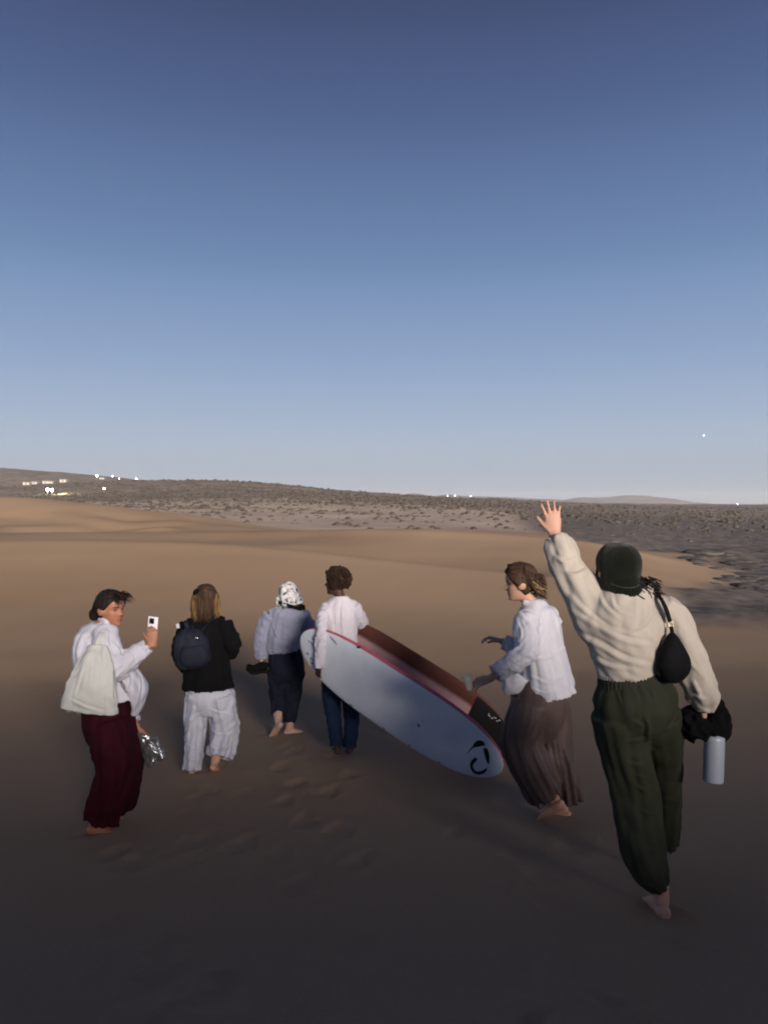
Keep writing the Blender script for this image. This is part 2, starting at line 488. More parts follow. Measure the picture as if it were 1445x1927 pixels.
def fuse(name, parts, voxel=0.007, it=3, disp=None, base=None, after=1):
    """one continuous surface out of overlapping closed lofts"""
    V, F = join(parts)
    b = np.array(tuple(base)) if base is not None else np.zeros(3)
    me = mesh_np(name, V - b, F)
    o = bpy.data.objects.new(name, me); scene.collection.objects.link(o)
    md = o.modifiers.new("r", 'REMESH'); md.mode = 'VOXEL'; md.voxel_size = voxel
    dg = bpy.context.evaluated_depsgraph_get()
    m2 = bpy.data.meshes.new_from_object(o.evaluated_get(dg))
    bpy.data.objects.remove(o); bpy.data.meshes.remove(me)
    m2.name = name
    smooth_v(m2, it)
    if disp is not None:
        push(m2, lambda X: disp(X + b))
        if after: smooth_v(m2, after, 0.4)
    m2.polygons.foreach_set("use_smooth", np.ones(len(m2.polygons), bool))
    return m2
def ridge(n): return 1 - 2 * np.abs(n)
def creases(seed, amp=0.006, f=9.0, stretch=(1, 1, 0.45), warp=0.6):
    """shallow cloth creases in space, drawn out along the less frequent axis"""
    st = np.array(stretch) * f
    def g(V):
        q = V * st + seed * 7.7
        w = np.stack([pnoise(q * 0.5 + 3.1), pnoise(q * 0.5 + 9.4), pnoise(q * 0.5 - 5.2)], -1) * warp
        a = pnoise(q * .7 + w); b = pnoise(q * 1.6 + w * 1.7 + 11)
        return amp * (a + .35 * b)
    return g
def drape(seed, amp, d, fa=9.0, fl=2.0, sharp=.5):
    """folds that run along direction d"""
    d = np.asarray(d, float); d /= np.linalg.norm(d)
    n1 = np.cross(d, [0, 1, 0.01]); n1 /= np.linalg.norm(n1); n2 = np.cross(d, n1)
    def g(V):
        q = np.stack([V @ n1 * fa + seed * 3.1, V @ n2 * fa * .6 + seed, V @ d * fl + seed * 5.3], -1)
        q = q + .35 * np.stack([pnoise(q * .6 + 7), pnoise(q * .6 - 3), pnoise(q * .6 + 1)], -1)
        a = pnoise(q); b = pnoise(q * 2.1 + 4)
        return amp * ((1 - sharp) * a * 1.6 + sharp * (1.2 - 3.2 * np.sqrt(a * a + .004)) + .30 * b)
    return g
def tucks(k, lines):
    """single folds in a garment, each a line of the photograph traced onto the cloth; k pixels per metre there. line: points, height, width (m)"""
    def g(V):
        X = V[:, 0] / V[:, 1] * FPX + CX; Y = HOR - (V[:, 2] - EYE) / V[:, 1] * FPX
        r = np.zeros(len(V))
        yn = V[:, 1]; mid = np.median(yn)
        for pts, h, w in lines:
            P = _cr(np.array(pts, float), 5)
            best = np.full(len(V), 1e9); sg = np.zeros(len(V)); along = np.zeros(len(V))
            n = len(P) - 1
            for i in range(n):
                a, b = P[i], P[i + 1]; d = b - a; L = np.hypot(*d) + 1e-6
                t = np.clip(((X - a[0]) * d[0] + (Y - a[1]) * d[1]) / L ** 2, 0, 1)
                dx = X - a[0] - t * d[0]; dy = Y - a[1] - t * d[1]
                q = np.hypot(dx, dy); m = q < best
                best[m] = q[m]; sg[m] = np.sign(d[0] * dy - d[1] * dx)[m]; along[m] = ((i + t) / n)[m]
            s = best * sg / (w * k)
            r += .8 * h * (np.exp(-(s - .35) ** 2 * 2.2) - .9 * np.exp(-(s + .45) ** 2 * 4.5)) * np.sin(np.clip(along, 0.02, .98) * math.pi) ** .6 * (yn < mid + .05)
        return r
    return g
def both(*fs): return lambda V: sum(f(V) for f in fs)
def gather(seed, long_amp=0.0, k=2.2, ku=0.8, env=None, ring_amp=0.0, kr=9.0, renv=None, slant=0.8):
    """folds on a loft: running along it (long) and wrinkled across it (ring)"""
    def g(u, v, P):
        r = np.zeros_like(u)
        if long_amp:
            q = np.stack([np.cos(v) * k + seed, np.sin(v) * k, u * ku + seed * 3.3], -1)
            e = env(u) if env else 1.0
            r = r + long_amp * e * (1.7 * np.minimum(np.abs(pnoise(q)), .5) - .35 + 0.5 * pnoise(q * 2.2 + 5))
        if ring_amp:
            q = np.stack([u * kr + slant * np.sin(v + seed) + seed, np.cos(v) * 0.9, np.sin(v) * 0.9 + seed * 1.7], -1)
            e = renv(u) if renv else 1.0
            r = r + ring_amp * e * (1.7 * np.minimum(np.abs(pnoise(q)), .5) - .35)
        return r
    return g
# head: t = height (0 chin .. 1 crown), front, back, half-width in head heights
_HD = np.array([(-.02, .20, .02, .05), (.0, .29, .06, .12), (.06, .345, .10, .19), (.13, .355, .16, .235), (.2, .36, .22, .262), (.3, .37, .33, .29), (.4, .365, .40, .318), (.5, .352, .44, .33),
                (.6, .385, .465, .335), (.7, .385, .475, .335), (.8, .345, .45, .31), (.88, .275, .39, .26), (.94, .19, .30, .19), (.985, .09, .16, .09), (1.0, .01, .03, .02)])
def head_frame(fwd, up=(0, 0, 1)):
    f = Vector(fwd).normalized(); u = Vector(up); u = (u - f * u.dot(f)).normalized()
    s = u.cross(f)            # the person's left
    return f, s, u
def head(c, H, fwd, up=(0, 0, 1)):
    """c = centre of the head (mid height, over the ear)"""
    f, s, u = head_frame(fwd, up)
    T = np.concatenate([np.linspace(-.02, .12, 6), np.linspace(.15, .85, 30), np.linspace(.87, 1.0, 9)])
    n = 48
    V = []
    for t in T:
        fr, bk, hw = (pchip(_HD[:, 0], _HD[:, i], np.array([t]))[0] for i in (1, 2, 3))
        for j in range(n):
            th = 2 * math.pi * j / n
            x = math.cos(th); y = math.sin(th)
            X = (fr if x > 0 else bk) * math.copysign(abs(x) ** 0.92, x); Y = hw * math.copysign(abs(y) ** 0.95, y)
            if x > 0:
                g = lambda a, b, w: math.exp(-((t - a) / b) ** 2) * math.exp(-(Y / w) ** 2)
                nose = (0.125 * math.exp(-((t - .375) / .055) ** 2) if t < .375 else 0.125 * max(0, 1 - (t - .375) / .19) ** 1.15)
                X += nose * math.exp(-(Y / (.045 + .03 * max(0, 1 - abs(t - .36) / .08))) ** 2)
                X += 0.032 * g(.235, .022, .10) + 0.026 * g(.18, .022, .09) - 0.02 * g(.207, .012, .10) - 0.012 * g(.13, .03, .12) + 0.035 * g(.05, .05, .10)
                for sg in (-1, 1):
                    X -= 0.045 * math.exp(-((t - .5) / .05) ** 2 - ((Y - sg * .14) / .075) ** 2)
                    X += 0.018 * math.exp(-((t - .5) / .022) ** 2 - ((Y - sg * .14) / .05) ** 2)
                    X += 0.022 * math.exp(-((t - .575) / .03) ** 2 - ((Y - sg * .12) / .09) ** 2)
                    X += 0.014 * math.exp(-((t - .38) / .07) ** 2 - ((Y - sg * .2) / .07) ** 2)
            p = Vector(c) + (f * X + s * Y + u * (t - .5)) * H
            V.append(tuple(p))
    m = len(T); V = np.array(V + [tuple(np.mean(V[:n], 0)), tuple(np.mean(V[-n:], 0))]); F = []
    for i in range(m - 1):
        for j in range(n):
            F.append((i * n + j, i * n + (j + 1) % n, (i + 1) * n + (j + 1) % n, (i + 1) * n + j))
    for j in range(n):
        F.append((m * n, (j + 1) % n, j)); F.append((m * n + 1, (m - 1) * n + j, (m - 1) * n + (j + 1) % n))
    parts = [(V, F)]
    for sg in (-1, 1):       # ears
        e = Vector(c) + (f * -.03 + s * (sg * .335) + u * -.06) * H
        ax = (s * sg + f * -.5).normalized()
        parts.append(tube([e + u * (-.11 * H), e + u * 0.0 + ax * .02 * H, e + u * (.1 * H) + f * (-.03 * H)], [(.022, .013), (.032, .02), (.026, .016)] if H > .2 else [.02, .02, .02], side=tuple(f), n=12, seg=4))
    return parts
def face_tint(c, H, fwd, up=(0, 0, 1)):
    """0 skin, 1 brows and eyes, and a lip mask, in head space"""
    f, s, u = (np.array(tuple(a)) for a in head_frame(fwd, up))
    c = np.array(tuple(c))
    def g(V):
        d = (V - c) / H
        x = d @ f; y = np.abs(d @ s); t = d @ u + .5
        fr = x > .2
        eye = fr * np.exp(-((t - .5) / .022) ** 2 - ((y - .14) / .055) ** 2)
        brow = fr * np.exp(-((t - .59 - .05 * (y - .14)) / .02) ** 2 - ((y - .14) / .085) ** 4)
        lip = fr * np.exp(-((t - .207) / .036) ** 2 - (y / .095) ** 4)
        return np.clip(np.maximum(eye, brow) * 1.2, 0, 1), np.clip(lip, 0, 1)
    return g
def hand(w, d, pn, curl=(20, 25, 20), spread=4.0, thumb=1, sc=1.0, thumb_curl=20, palm=0.085, thumb_out=38):
    """w wrist, d direction of the palm, pn the way the palm faces, thumb=+1/-1 picks the side, curl per joint in degrees"""
    w = Vector(w); d = Vector(d).normalized(); pn = Vector(pn); pn = (pn - d * pn.dot(d)).normalized()
    s = d.cross(pn) * thumb      # towards the thumb
    parts = [tube([w - d * .02 * sc, w + d * .025 * sc, w + d * .06 * sc, w + d * (palm + .008) * sc], [(.027 * sc, .019 * sc), (.034 * sc, .016 * sc), (.039 * sc, .014 * sc), (.037 * sc, .010 * sc)], side=tuple(s), n=16, seg=4)]
    offs = [.029, .010, -.010, -.028]; lens = [.072, .080, .074, .058]; rr = [.0088, .009, .0086, .0076]
    for i in range(4):
        b = w + d * (palm * sc - (0.006 if i in (0, 3) else 0) * sc) + s * offs[i] * sc
        q = Quaternion(pn, rad(spread * (1.5 - i)) * thumb * -1)
        dd = q @ d
        pts = [b - dd * .015 * sc, b]; rs = [rr[i] * sc, rr[i] * 1.05 * sc]
        L = lens[i] * sc; ang = 0.0; p = b.copy()
        bend = [c_ * (1 + .08 * (i - 1)) for c_ in curl]
        for part, c_ in zip((.45, .31, .24), bend):
            ang += c_
            e = dd * math.cos(rad(ang)) + pn * math.sin(rad(ang))
            p = p + e * L * part
            pts.append(p.copy()); rs.append(rr[i] * sc * (1 - .12 * len(pts) / 3))
        parts.append(tube(pts, rs, side=tuple(s), n=10, seg=3))
    b = w + d * .022 * sc + s * .026 * sc
    a = rad(thumb_out)
    t1 = (d * math.cos(a) + s * math.sin(a) + pn * .25).normalized()
    t2 = (t1 * math.cos(rad(thumb_curl)) + pn * math.sin(rad(thumb_curl)) * .7 + d * .25).normalized()
    parts.append(tube([b - t1 * .015 * sc, b + t1 * .02 * sc, b + t1 * .045 * sc, b + t1 * .045 * sc + t2 * .022 * sc, b + t1 * .045 * sc + t2 * .042 * sc],
                      [.013 * sc, .0135 * sc, .0105 * sc, .0098 * sc, .0075 * sc], side=tuple(pn), n=10, seg=3))
    return parts
def foot(ank, toe, up=(0, 0, 1), L=0.24):
    """ank ankle joint, toe = direction the toes point"""
    a = Vector(ank); t = Vector(toe).normalized(); u = Vector(up); u = (u - t * u.dot(t)).normalized(); s = t.cross(u)
    heel = a - u * .070 - t * .055
    pts = [heel - t * .004 + u * .008, heel + t * .03 + u * .006, heel + t * .09 + u * .012, heel + t * .15 + u * .004, heel + t * .195 - u * .004, heel + t * .215 - u * .008]
    parts = [tube(pts, [(.022, .022), (.032, .033), (.034, .036), (.043, .026), (.042, .018), (.036, .012)], side=tuple(s), n=18, seg=4),
             tube([a + u * .10, a + u * .03, a - u * .03], [(.036, .040), (.034, .038), (.034, .045)], side=tuple(s), n=16, seg=3)]
    for i in range(5):
        b = heel + t * .20 + s * (-.034 + .017 * i) - u * .010
        k = 1 - .09 * i
        parts.append(tube([b, b + t * .02 * k, b + t * .034 * k - u * .003], [.011 * k, .0105 * k, .008 * k], side=tuple(s), n=8, seg=2))
    return parts
def strands(list_, n=5, seg=4):
    return join([tube(p, r, n=n, seg=seg, side=(0.3, 0.2, 0.9)) for p, r in list_])

# ----------------------------------------------------------------- cloth, skin and hair materials
def cloth_mat(name, col, rough=0.9, vary=0.08, bump=0.25, scale=9, weave=900, sheen=0.0):
    return simple_mat(name, col, rough, vary, scale, bump, weave, 0.0015, sheen, 0, 0.15)
def skin_mat(name, col, dark=(0.02, 0.013, 0.01), lip=None):
    m, t, b = new_mat(name)
    b.inputs["Roughness"].default_value = 0.55
    b.inputs["Specular IOR Level"].default_value = 0.35
    b.inputs["Subsurface Weight"].default_value = 0.08
    b.inputs["Subsurface Radius"].default_value = (0.012, 0.005, 0.003)
    at = t.nodes.new("ShaderNodeVertexColor"); at.layer_name = "tint"
    sp = t.nodes.new("ShaderNodeSeparateColor"); t.links.new(at.outputs[0], sp.inputs[0])
    tc = t.nodes.new("ShaderNodeTexCoord")
    nz = t.nodes.new("ShaderNodeTexNoise"); nz.inputs["Scale"].default_value = 30; t.links.new(tc.outputs["Object"], nz.inputs["Vector"])
    rp = t.nodes.new("ShaderNodeValToRGB"); c = np.array(col)
    rp.color_ramp.elements[0].color = (*(c * np.array([.9, .84, .82])), 1); rp.color_ramp.elements[1].color = (*(c * np.array([1.08, 1.08, 1.08])), 1)
    t.links.new(nz.outputs["Fac"], rp.inputs[0])
    def mx(f, a, cc):
        x = t.nodes.new("ShaderNodeMix"); x.data_type = 'RGBA'
        t.links.new(f, x.inputs[0]); t.links.new(a, x.inputs[6]); x.inputs[7].default_value = (*cc, 1); return x.outputs[2]
    lp = lip if lip is not None else c * np.array([.9, .5, .5])
    o1 = mx(sp.outputs[1], rp.outputs[0], tuple(lp)); o2 = mx(sp.outputs[0], o1, dark)
    t.links.new(o2, b.inputs["Base Color"])
    return m
def hair_mat(name, c0, c1, rough=0.72):
    m, t, b = new_mat(name)
    b.inputs["Roughness"].default_value = rough; b.inputs["Specular IOR Level"].default_value = .25
    tc = t.nodes.new("ShaderNodeTexCoord")
    mp = t.nodes.new("ShaderNodeMapping"); mp.inputs["Scale"].default_value = (70, 70, 6); t.links.new(tc.outputs["Object"], mp.inputs[0])
    nz = t.nodes.new("ShaderNodeTexNoise"); nz.inputs["Scale"].default_value = 1.0; nz.inputs["Detail"].default_value = 4; t.links.new(mp.outputs[0], nz.inputs["Vector"])
    rp = t.nodes.new("ShaderNodeValToRGB"); rp.color_ramp.elements[0].position = .35; rp.color_ramp.elements[1].position = .68
    rp.color_ramp.elements[0].color = (*c0, 1); rp.color_ramp.elements[1].color = (*c1, 1)
    t.links.new(nz.outputs["Fac"], rp.inputs[0]); t.links.new(rp.outputs[0], b.inputs["Base Color"])
    bp = t.nodes.new("ShaderNodeBump"); bp.inputs["Strength"].default_value = .5; bp.inputs["Distance"].default_value = .004
    t.links.new(nz.outputs["Fac"], bp.inputs["Height"]); t.links.new(bp.outputs[0], b.inputs["Normal"])
    return m

class Figure:
    def __init__(s, fx, fy, skin, label, cat="person"):
        s.d = foot_depth(fx, fy); s.base = P3(fx, fy, s.d); s.k = FPX / s.d
        s.base.z = float(ground_z(np.array([s.base.x]), np.array([s.base.y]))[0])
        s.skin = skin; s.label = label; s.cat = cat; s.parts = []; s.kids = []
    def J(s, px, py, dd=0.0):
        return P3(px, py, s.d + dd)
    def limb(s, pts, rad_, side=(1, 0, 0), n=18, seg=5):
        s.parts.append(tube(pts, rad_, side=side, n=n, seg=seg))
    def body(s, hd, H, fwd, up, neck, chest, waist, pelvis, side, arms, legs, hands, feet, voxel=0.006):
        """hd head centre; arms [(shoulder, elbow, wrist)], legs [(hip, knee, ankle)]"""
        f, l, u = head_frame(fwd, up)
        s.hd, s.H, s.fwd, s.up = hd, H, Vector(fwd).normalized(), Vector(up)
        s.parts += head(hd, H, fwd, up)
        sk = hd - u * (.36 * H) - f * (.10 * H)
        s.limb([neck - (hd - neck).normalized() * .05, neck, sk, hd - f * .08 * H - u * .1 * H], [(.058, .052), (.052, .052), (.05, .052), (.05, .055)], side=side)
        s.limb([pelvis - Vector((0, 0, .06)), pelvis, waist, chest, neck - Vector((0, 0, .03))], [(.10, .075), (.12, .085), (.105, .075), (.12, .085), (.06, .05)], side=side, n=24)
        for a, e, w in arms:
            a = a + (neck - a) * .14 - Vector((0, 0, .028))
            s.limb([neck * .5 + a * .5 - Vector((0, 0, .03)), a, a * .5 + e * .5, e, e * .45 + w * .55, w], [.035, .040, .038, .032, .033, .024], n=14)
        for h, k, a in legs:
            s.limb([pelvis * .4 + h * .6, h, h * .5 + k * .5, k, k * .6 + a * .4, a], [.085, .085, .072, .052, .05, .036], n=16)
        for h in hands: s.parts += h
        for h in feet: s.parts += h
        me = fuse("person", s.parts, voxel, 2, base=s.base)
        V = arrays(me) + np.array(tuple(s.base))
        ey, lp = face_tint(hd, H, fwd, up)(V)
        col = np.stack([ey, lp, np.zeros_like(ey), np.ones_like(ey)], -1).astype(np.float32)
        at = me.color_attributes.new("tint", 'FLOAT_COLOR', 'POINT'); at.data.foreach_set("color", col.ravel())
        s.o = tag(obj("person", me, s.skin, loc=s.base), s.label, s.cat)
        return s.o
    def wear(s, name, parts, mat, voxel=0.007, it=3, disp=None, parent=None, after=1):
        return obj(name, fuse(name, parts, voxel, it, disp, s.base, after), mat, parent or s.o)
    def raw(s, name, vf, mat, smooth=True, parent=None):
        V, F = vf
        return obj(name, mesh_np(name, np.asarray(V) - np.array(tuple(s.base)), F, smooth), mat, parent or s.o)
def thing_fuse(name, parts, mat, base, label, cat, voxel=0.006, it=3, disp=None, after=1):
    return tag(obj(name, fuse(name, parts, voxel, it, disp, base, after), mat, loc=base), label, cat)
def part_raw(name, vf, mat, parent, base, smooth=True):
    return obj(name, mesh_np(name, np.asarray(vf[0]) - np.array(tuple(base)), vf[1], smooth), mat, parent)
def empty(name, base, label, cat, group=None):
    o = bpy.data.objects.new(name, None); link(o); o.location = base
    o.empty_display_size = 0.1
    return tag(o, label, cat, group)

def yoke(l, c, r, rad_=.062, end=.070):
    """cloth over the shoulders from one sleeve to the other"""
    return tube([l - (c - l) * .05, l * .55 + c * .45, c, r * .55 + c * .45, r - (c - r) * .05], [end, rad_, rad_ * .95, rad_, end], side=(0, 1, 0), n=22, seg=6)

# ----------------------------------------------------------------- hair caps
def hair_cap(c, H, fwd, up=(0, 0, 1), thick=.07, hl=None, seed=0.0, rough=.02):
    """closed shell over the skull from the hairline up"""
    f, s, u = head_frame(fwd, up)
    hl = hl or [(0, .80), (35, .78), (60, .64), (80, .44), (100, .26), (130, .14), (180, .10)]
    a_, h_ = zip(*hl)
    n, m = 56, 16
    O = []; I = []
    for k in range(m):
        for j in range(n):
            th = 2 * math.pi * j / n
            deg = abs((math.degrees(th) + 180) % 360 - 180)
            t0 = float(np.interp(deg, a_, h_)); q = k / (m - 1); t = t0 + (.997 - t0) * q
            fr, bk, hw = (pchip(_HD[:, 0], _HD[:, i], np.array([t]))[0] for i in (1, 2, 3))
            x = math.cos(th); y = math.sin(th)
            X = (fr if x > 0 else bk) * x; Y = hw * y
            w = min(1, q * 5 + .25) * thick * (1 + rough / .07 * float(pnoise(np.array([x * 3 + seed, y * 3, t * 1.5]))))
            L = math.hypot(X, Y) + 1e-6
            topw = max(0, (t - .7) / .3)
            O.append(tuple(Vector(c) + (f * (X + X / L * w * (1 - .5 * topw)) + s * (Y + Y / L * w * (1 - .5 * topw)) + u * (t - .5 + w * topw)) * H))
            I.append(tuple(Vector(c) + (f * X * .93 + s * Y * .93 + u * (t - .5 - .03 * topw)) * H))
    V = np.array(O + I); F = []; N = n * m
    for k in range(m - 1):
        for j in range(n):
            j2 = (j + 1) % n
            F.append((k * n + j, k * n + j2, (k + 1) * n + j2, (k + 1) * n + j))
            F.append((N + k * n + j, N + (k + 1) * n + j, N + (k + 1) * n + j2, N + k * n + j2))
    for j in range(n):
        j2 = (j + 1) % n
        F.append((j2, j, N + j, N + j2))
    F.append(tuple((m - 1) * n + j for j in range(n))); F.append(tuple(N + (m - 1) * n + j for j in reversed(range(n))))
    return V, F

M_black = cloth_mat("black_cloth", (0.0035, 0.0035, 0.004), .98, .2, .3)
M_shirt = cloth_mat("white_cotton", (0.49, 0.49, 0.55), .9, .05, .2, 6)
M_shirt2 = cloth_mat("white_linen", (0.52, 0.52, 0.57), .9, .05, .25, 6, 500)
M_jersey = cloth_mat("white_jersey", (0.53, 0.505, 0.555), .9, .04, .15, 6)
M_canvas = cloth_mat("cream_canvas", (0.49, 0.50, 0.475), .9, .06, .25, 7, 600)
M_maroon = cloth_mat("maroon_cloth", (0.026, 0.0012, 0.0055), .85, .25, .2)
M_whitepant = cloth_mat("white_twill", (0.46, 0.47, 0.545), .9, .06, .3, 8, 600)
M_greysweat = cloth_mat("grey_blue_fleece", (0.22, 0.23, 0.31), .95, .08, .35, 10, 500, .3)
M_navy = cloth_mat("navy_cloth", (0.012, 0.014, 0.026), .9, .2, .25)
M_denim = cloth_mat("blue_denim", (0.014, 0.028, 0.062), .85, .25, .35, 12, 700)
M_taupe = cloth_mat("taupe_satin", (0.085, 0.060, 0.056), .5, .12, .15, 8, 300, 0)
M_cream = cloth_mat("cream_knit", (0.455, 0.41, 0.35), .95, .07, .6, 9, 260, .1)
M_olive = cloth_mat("olive_cotton", (0.030, 0.033, 0.021), .85, .18, .3, 8, 500)
M_beanie = cloth_mat("dark_green_knit", (0.0045, 0.0062, 0.0024), .95, .3, .6, 30, 220, .2)
S_tan = skin_mat("skin_tan", (0.33, 0.15, 0.09))
S_light = skin_mat("skin_light", (0.50, 0.29, 0.21))
S_fair = skin_mat("skin_fair", (0.55, 0.36, 0.26))
S_dark = skin_mat("skin_dark", (0.055, 0.026, 0.017), (0.006, 0.004, 0.003))
H_black = hair_mat("hair_black", (0.006, 0.004, 0.004), (0.022, 0.013, 0.010))
H_brown = hair_mat("hair_brown", (0.022, 0.011, 0.006), (0.075, 0.04, 0.02))
H_blond = hair_mat("hair_blond", (0.09, 0.05, 0.018), (0.26, 0.16, 0.06))
H_streak = hair_mat("hair_streaks", (0.17, 0.11, 0.05), (0.42, 0.29, 0.14))
H_afro = hair_mat("hair_curly", (0.010, 0.005, 0.003), (0.045, 0.02, 0.010), .7)
UP = Vector((0, 0, 1))
one = lambda u: np.ones_like(u)

# ================================================================= woman with a phone, far left
A = Figure(186, 1560, S_tan, "barefoot woman in white shirt and maroon trousers filming with a phone")
J = A.J
fw = (.86, -.42, -.05)
hd = J(210, 1145)
A.body(hd, .232, fw, (0.02, 0, 1), J(190, 1180), J(183, 1215), J(192, 1290), J(206, 1345), (0.15, 1, 0),
       [(J(198, 1194, -.13), J(215, 1257, -.20), J(283, 1214, -.13)), (J(186, 1194, .15), J(222, 1285, .20), J(256, 1366, .14))],
       [(J(202, 1355, -.09), J(217, 1455, -.10), J(184, 1541, -.05)), (J(213, 1355, .09), J(238, 1440, .12), J(218, 1522, .22))],
       [hand(J(288, 1212, -.125), (.0, 0.05, 1), (-.25, 1, 0), (32, 38, 30), 2, 1, .95, 30),
        hand(J(256, 1366, .14), (.1, 0, -1), (0, 1, 0), (40, 50, 40), 2, 1)],
       [foot(J(180, 1545, -.05), (1, -.15, -.05)), foot(J(216, 1524, .22), (.9, 0.1, -.35))], voxel=.0055)
body_sh = [yoke(J(198, 1197, -.11), J(190, 1186, 0), J(187, 1197, .12)), tube([J(203, 1322), J(196, 1288), J(187, 1245), J(184, 1212), J(187, 1189), J(191, 1174)],
                [(.24, .225), (.22, .175), (.20, .145), (.205, .135), (.165, .11), (.07, .065)], side=(.15, 1, 0), n=48, seg=8, cup0=.05,
                fold=gather(1.3, .045, 2.4, 1.2, lambda u: (1 - u) ** 1.3 * .9 + .12, .012, 7)),
           tube([J(199, 1190, -.10), J(202, 1212, -.17), J(211, 1245, -.205), J(222, 1256, -.20), J(250, 1236, -.17), J(268, 1224, -.145), J(281, 1214, -.128)],
                [.088, .082, .078, .078, .060, .050, .044], side=(0, 1, 0), n=30, seg=7, cup1=.02, fold=gather(2.1, .014, 1.4, 2, one, .026, 11, lambda u: .35 + .9 * np.exp(-((u - .45) / .2) ** 2))),
           tube([J(188, 1192, .10), J(205, 1240, .19), J(222, 1285, .20), J(240, 1330, .17), J(254, 1360, .14)], [.085, .075, .07, .06, .045], n=24, seg=6, cup1=.02, fold=gather(4.1, .01, 1.4, 2, one, .02, 9)),
           tube([J(225, 1245, -.06), J(252, 1282, -.06), J(262, 1310, -.03), J(254, 1346, 0)], [(.08, .045), (.10, .038), (.085, .034), (.03, .014)], side=(.3, 1, 0), n=26, seg=8, fold=gather(5.2, .018, 1.8, 2)),
           tube([J(183, 1182, .04), J(190, 1166, 0), J(200, 1168, -.05), J(206, 1182, -.06)], [.012, .020, .020, .012], n=12, seg=5)]
A.wear("shirt", body_sh, M_shirt, .0075, 2, both(drape(1.1, .004, (.25, 0, 1), 11, 2.5), tucks(A.k, [([(177.9, 1202.0), (183.1, 1220.2), (189.5, 1238.3)], 0.01, 0.016), ([(203.8, 1183.8), (205.1, 1209.8), (214.2, 1235.7)], 0.01, 0.016), ([(214.2, 1207.2), (227.2, 1224.0), (229.8, 1243.5)], 0.011, 0.016), ([(242.7, 1225.3), (251.8, 1235.7), (253.1, 1246.1)], 0.01, 0.014), ([(266.1, 1209.8), (273.9, 1220.2), (276.5, 1230.5)], 0.008, 0.012), ([(240.2, 1256.5), (245.3, 1285.0), (235.0, 1311.0)], 0.011, 0.018), ([(255.7, 1261.7), (266.1, 1287.6), (258.3, 1329.2)], 0.01, 0.016), ([(157.1, 1196.8), (149.3, 1225.3), (151.9, 1251.3)], 0.008, 0.018)])))
A.wear("trousers", [tube([J(203, 1290), J(205, 1320), J(206, 1352), J(209, 1385), J(212, 1410)], [(.13, .12), (.16, .15), (.18, .17), (.155, .155), (.10, .10)], side=(.1, 1, 0), n=36, seg=8, fold=gather(.4, .02, 2.2, 1.5)),
                    tube([J(206, 1360, -.06), J(214, 1400, -.09), J(218, 1445, -.10), J(206, 1500, -.08), J(190, 1542, -.05)], [.145, .148, .128, .115, .112], side=(1, 0, 0), n=36, seg=9, cup1=.03,
                         fold=gather(1.9, .04, 2.0, 1.5, lambda u: .35 + u, .012, 8)),
                    tube([J(214, 1360, .07), J(232, 1400, .11), J(236, 1445, .13), J(229, 1490, .18), J(216, 1520, .22)], [.135, .13, .12, .112, .105], side=(1, 0, 0), n=34, seg=9, cup1=.03,
                         fold=gather(2.7, .035, 2.0, 1.5, lambda u: .35 + u, .012, 8))], M_maroon, .0085, 5, drape(2.2, .009, (.05, 0, 1), 10, 2))
f_, s_, u_ = head_frame(fw)
bun = hd - f_ * .148 - u_ * .058
rr = random.Random(11)
fly = []
for i in range(70):
    a = hd + f_ * (rr.uniform(.02, .085)) + u_ * (.112 - rr.uniform(0, .03)) + s_ * rr.uniform(-.07, .07)
    e = a + f_ * rr.uniform(.03, .10) + u_ * rr.uniform(-.055, .015) + s_ * rr.uniform(-.03, .03)
    fly.append(([a - f_ * .05 - u_ * .005, a, a * .5 + e * .5 + u_ * .012, e], [.004, .004, .003, .001]))
for i in range(90):
    ph = rr.uniform(-1.9, 1.9)
    a = hd + s_ * math.sin(ph) * .085 + u_ * (.05 + .06 * math.cos(ph)) + f_ * .04
    fly.append(([a, hd - f_ * .07 + s_ * math.sin(ph) * .088 + u_ * (.03 + .05 * math.cos(ph)), bun + Vector((rr.uniform(-.02, .02),) * 3) * .8], [.005, .006, .006]))
A.wear("hair", [hair_cap(hd, .232, fw, thick=.085, seed=2), ellipsoid(bun, (.042, .04, .045)), tube([hd - f_ * .09 - u_ * .03, bun], [.05, .03], n=14)], H_black, .005, 2, creases(5, .006, 26, (1, 1, .6)))
A.raw("loose_hair", strands(fly), H_black)

# phone in her raised hand
M_phone = simple_mat("white_phone_case", (0.74, 0.74, 0.80), .35, .02, 20, 0, spec=.5)
M_phoneblack = simple_mat("phone_black_glass", (0.008, 0.008, 0.01), .15, .1, 20, 0, spec=.5)
M_rubber = simple_mat("black_plastic", (0.008, 0.008, 0.009), .5, .2, 30, .1, 300)
def box_vf(c, ax, ay, az, hx, hy, hz, bev=0.0, seg=3):
    bm = bmesh.new(); bmesh.ops.create_cube(bm, size=2)
    for v in bm.verts: v.co = Vector((v.co.x * hx, v.co.y * hy, v.co.z * hz))
    if bev: bmesh.ops.bevel(bm, geom=list(bm.edges), offset=bev, segments=seg, profile=.5, affect='EDGES')
    V = []; bm.verts.index_update()
    for v in bm.verts: V.append(tuple(Vector(c) + ax * v.co.x + ay * v.co.y + az * v.co.z))
    F = [tuple(v.index for v in f.verts) for f in bm.faces]; bm.free()
    return np.array(V), F
pc = J(287.5, 1181, -.095)
pz = Vector((.07, .03, 1)).normalized(); py_ = Vector((.22, 1, 0)); py_ = (py_ - pz * py_.dot(pz)).normalized(); pxx = py_.cross(pz)
ph = empty("phone", pc, "white phone held upright, its back with a dark camera turned to us", "phone")
part_raw("case", box_vf(pc, pxx, py_, pz, .036, .0045, .074, .0035), M_phone, ph, pc)
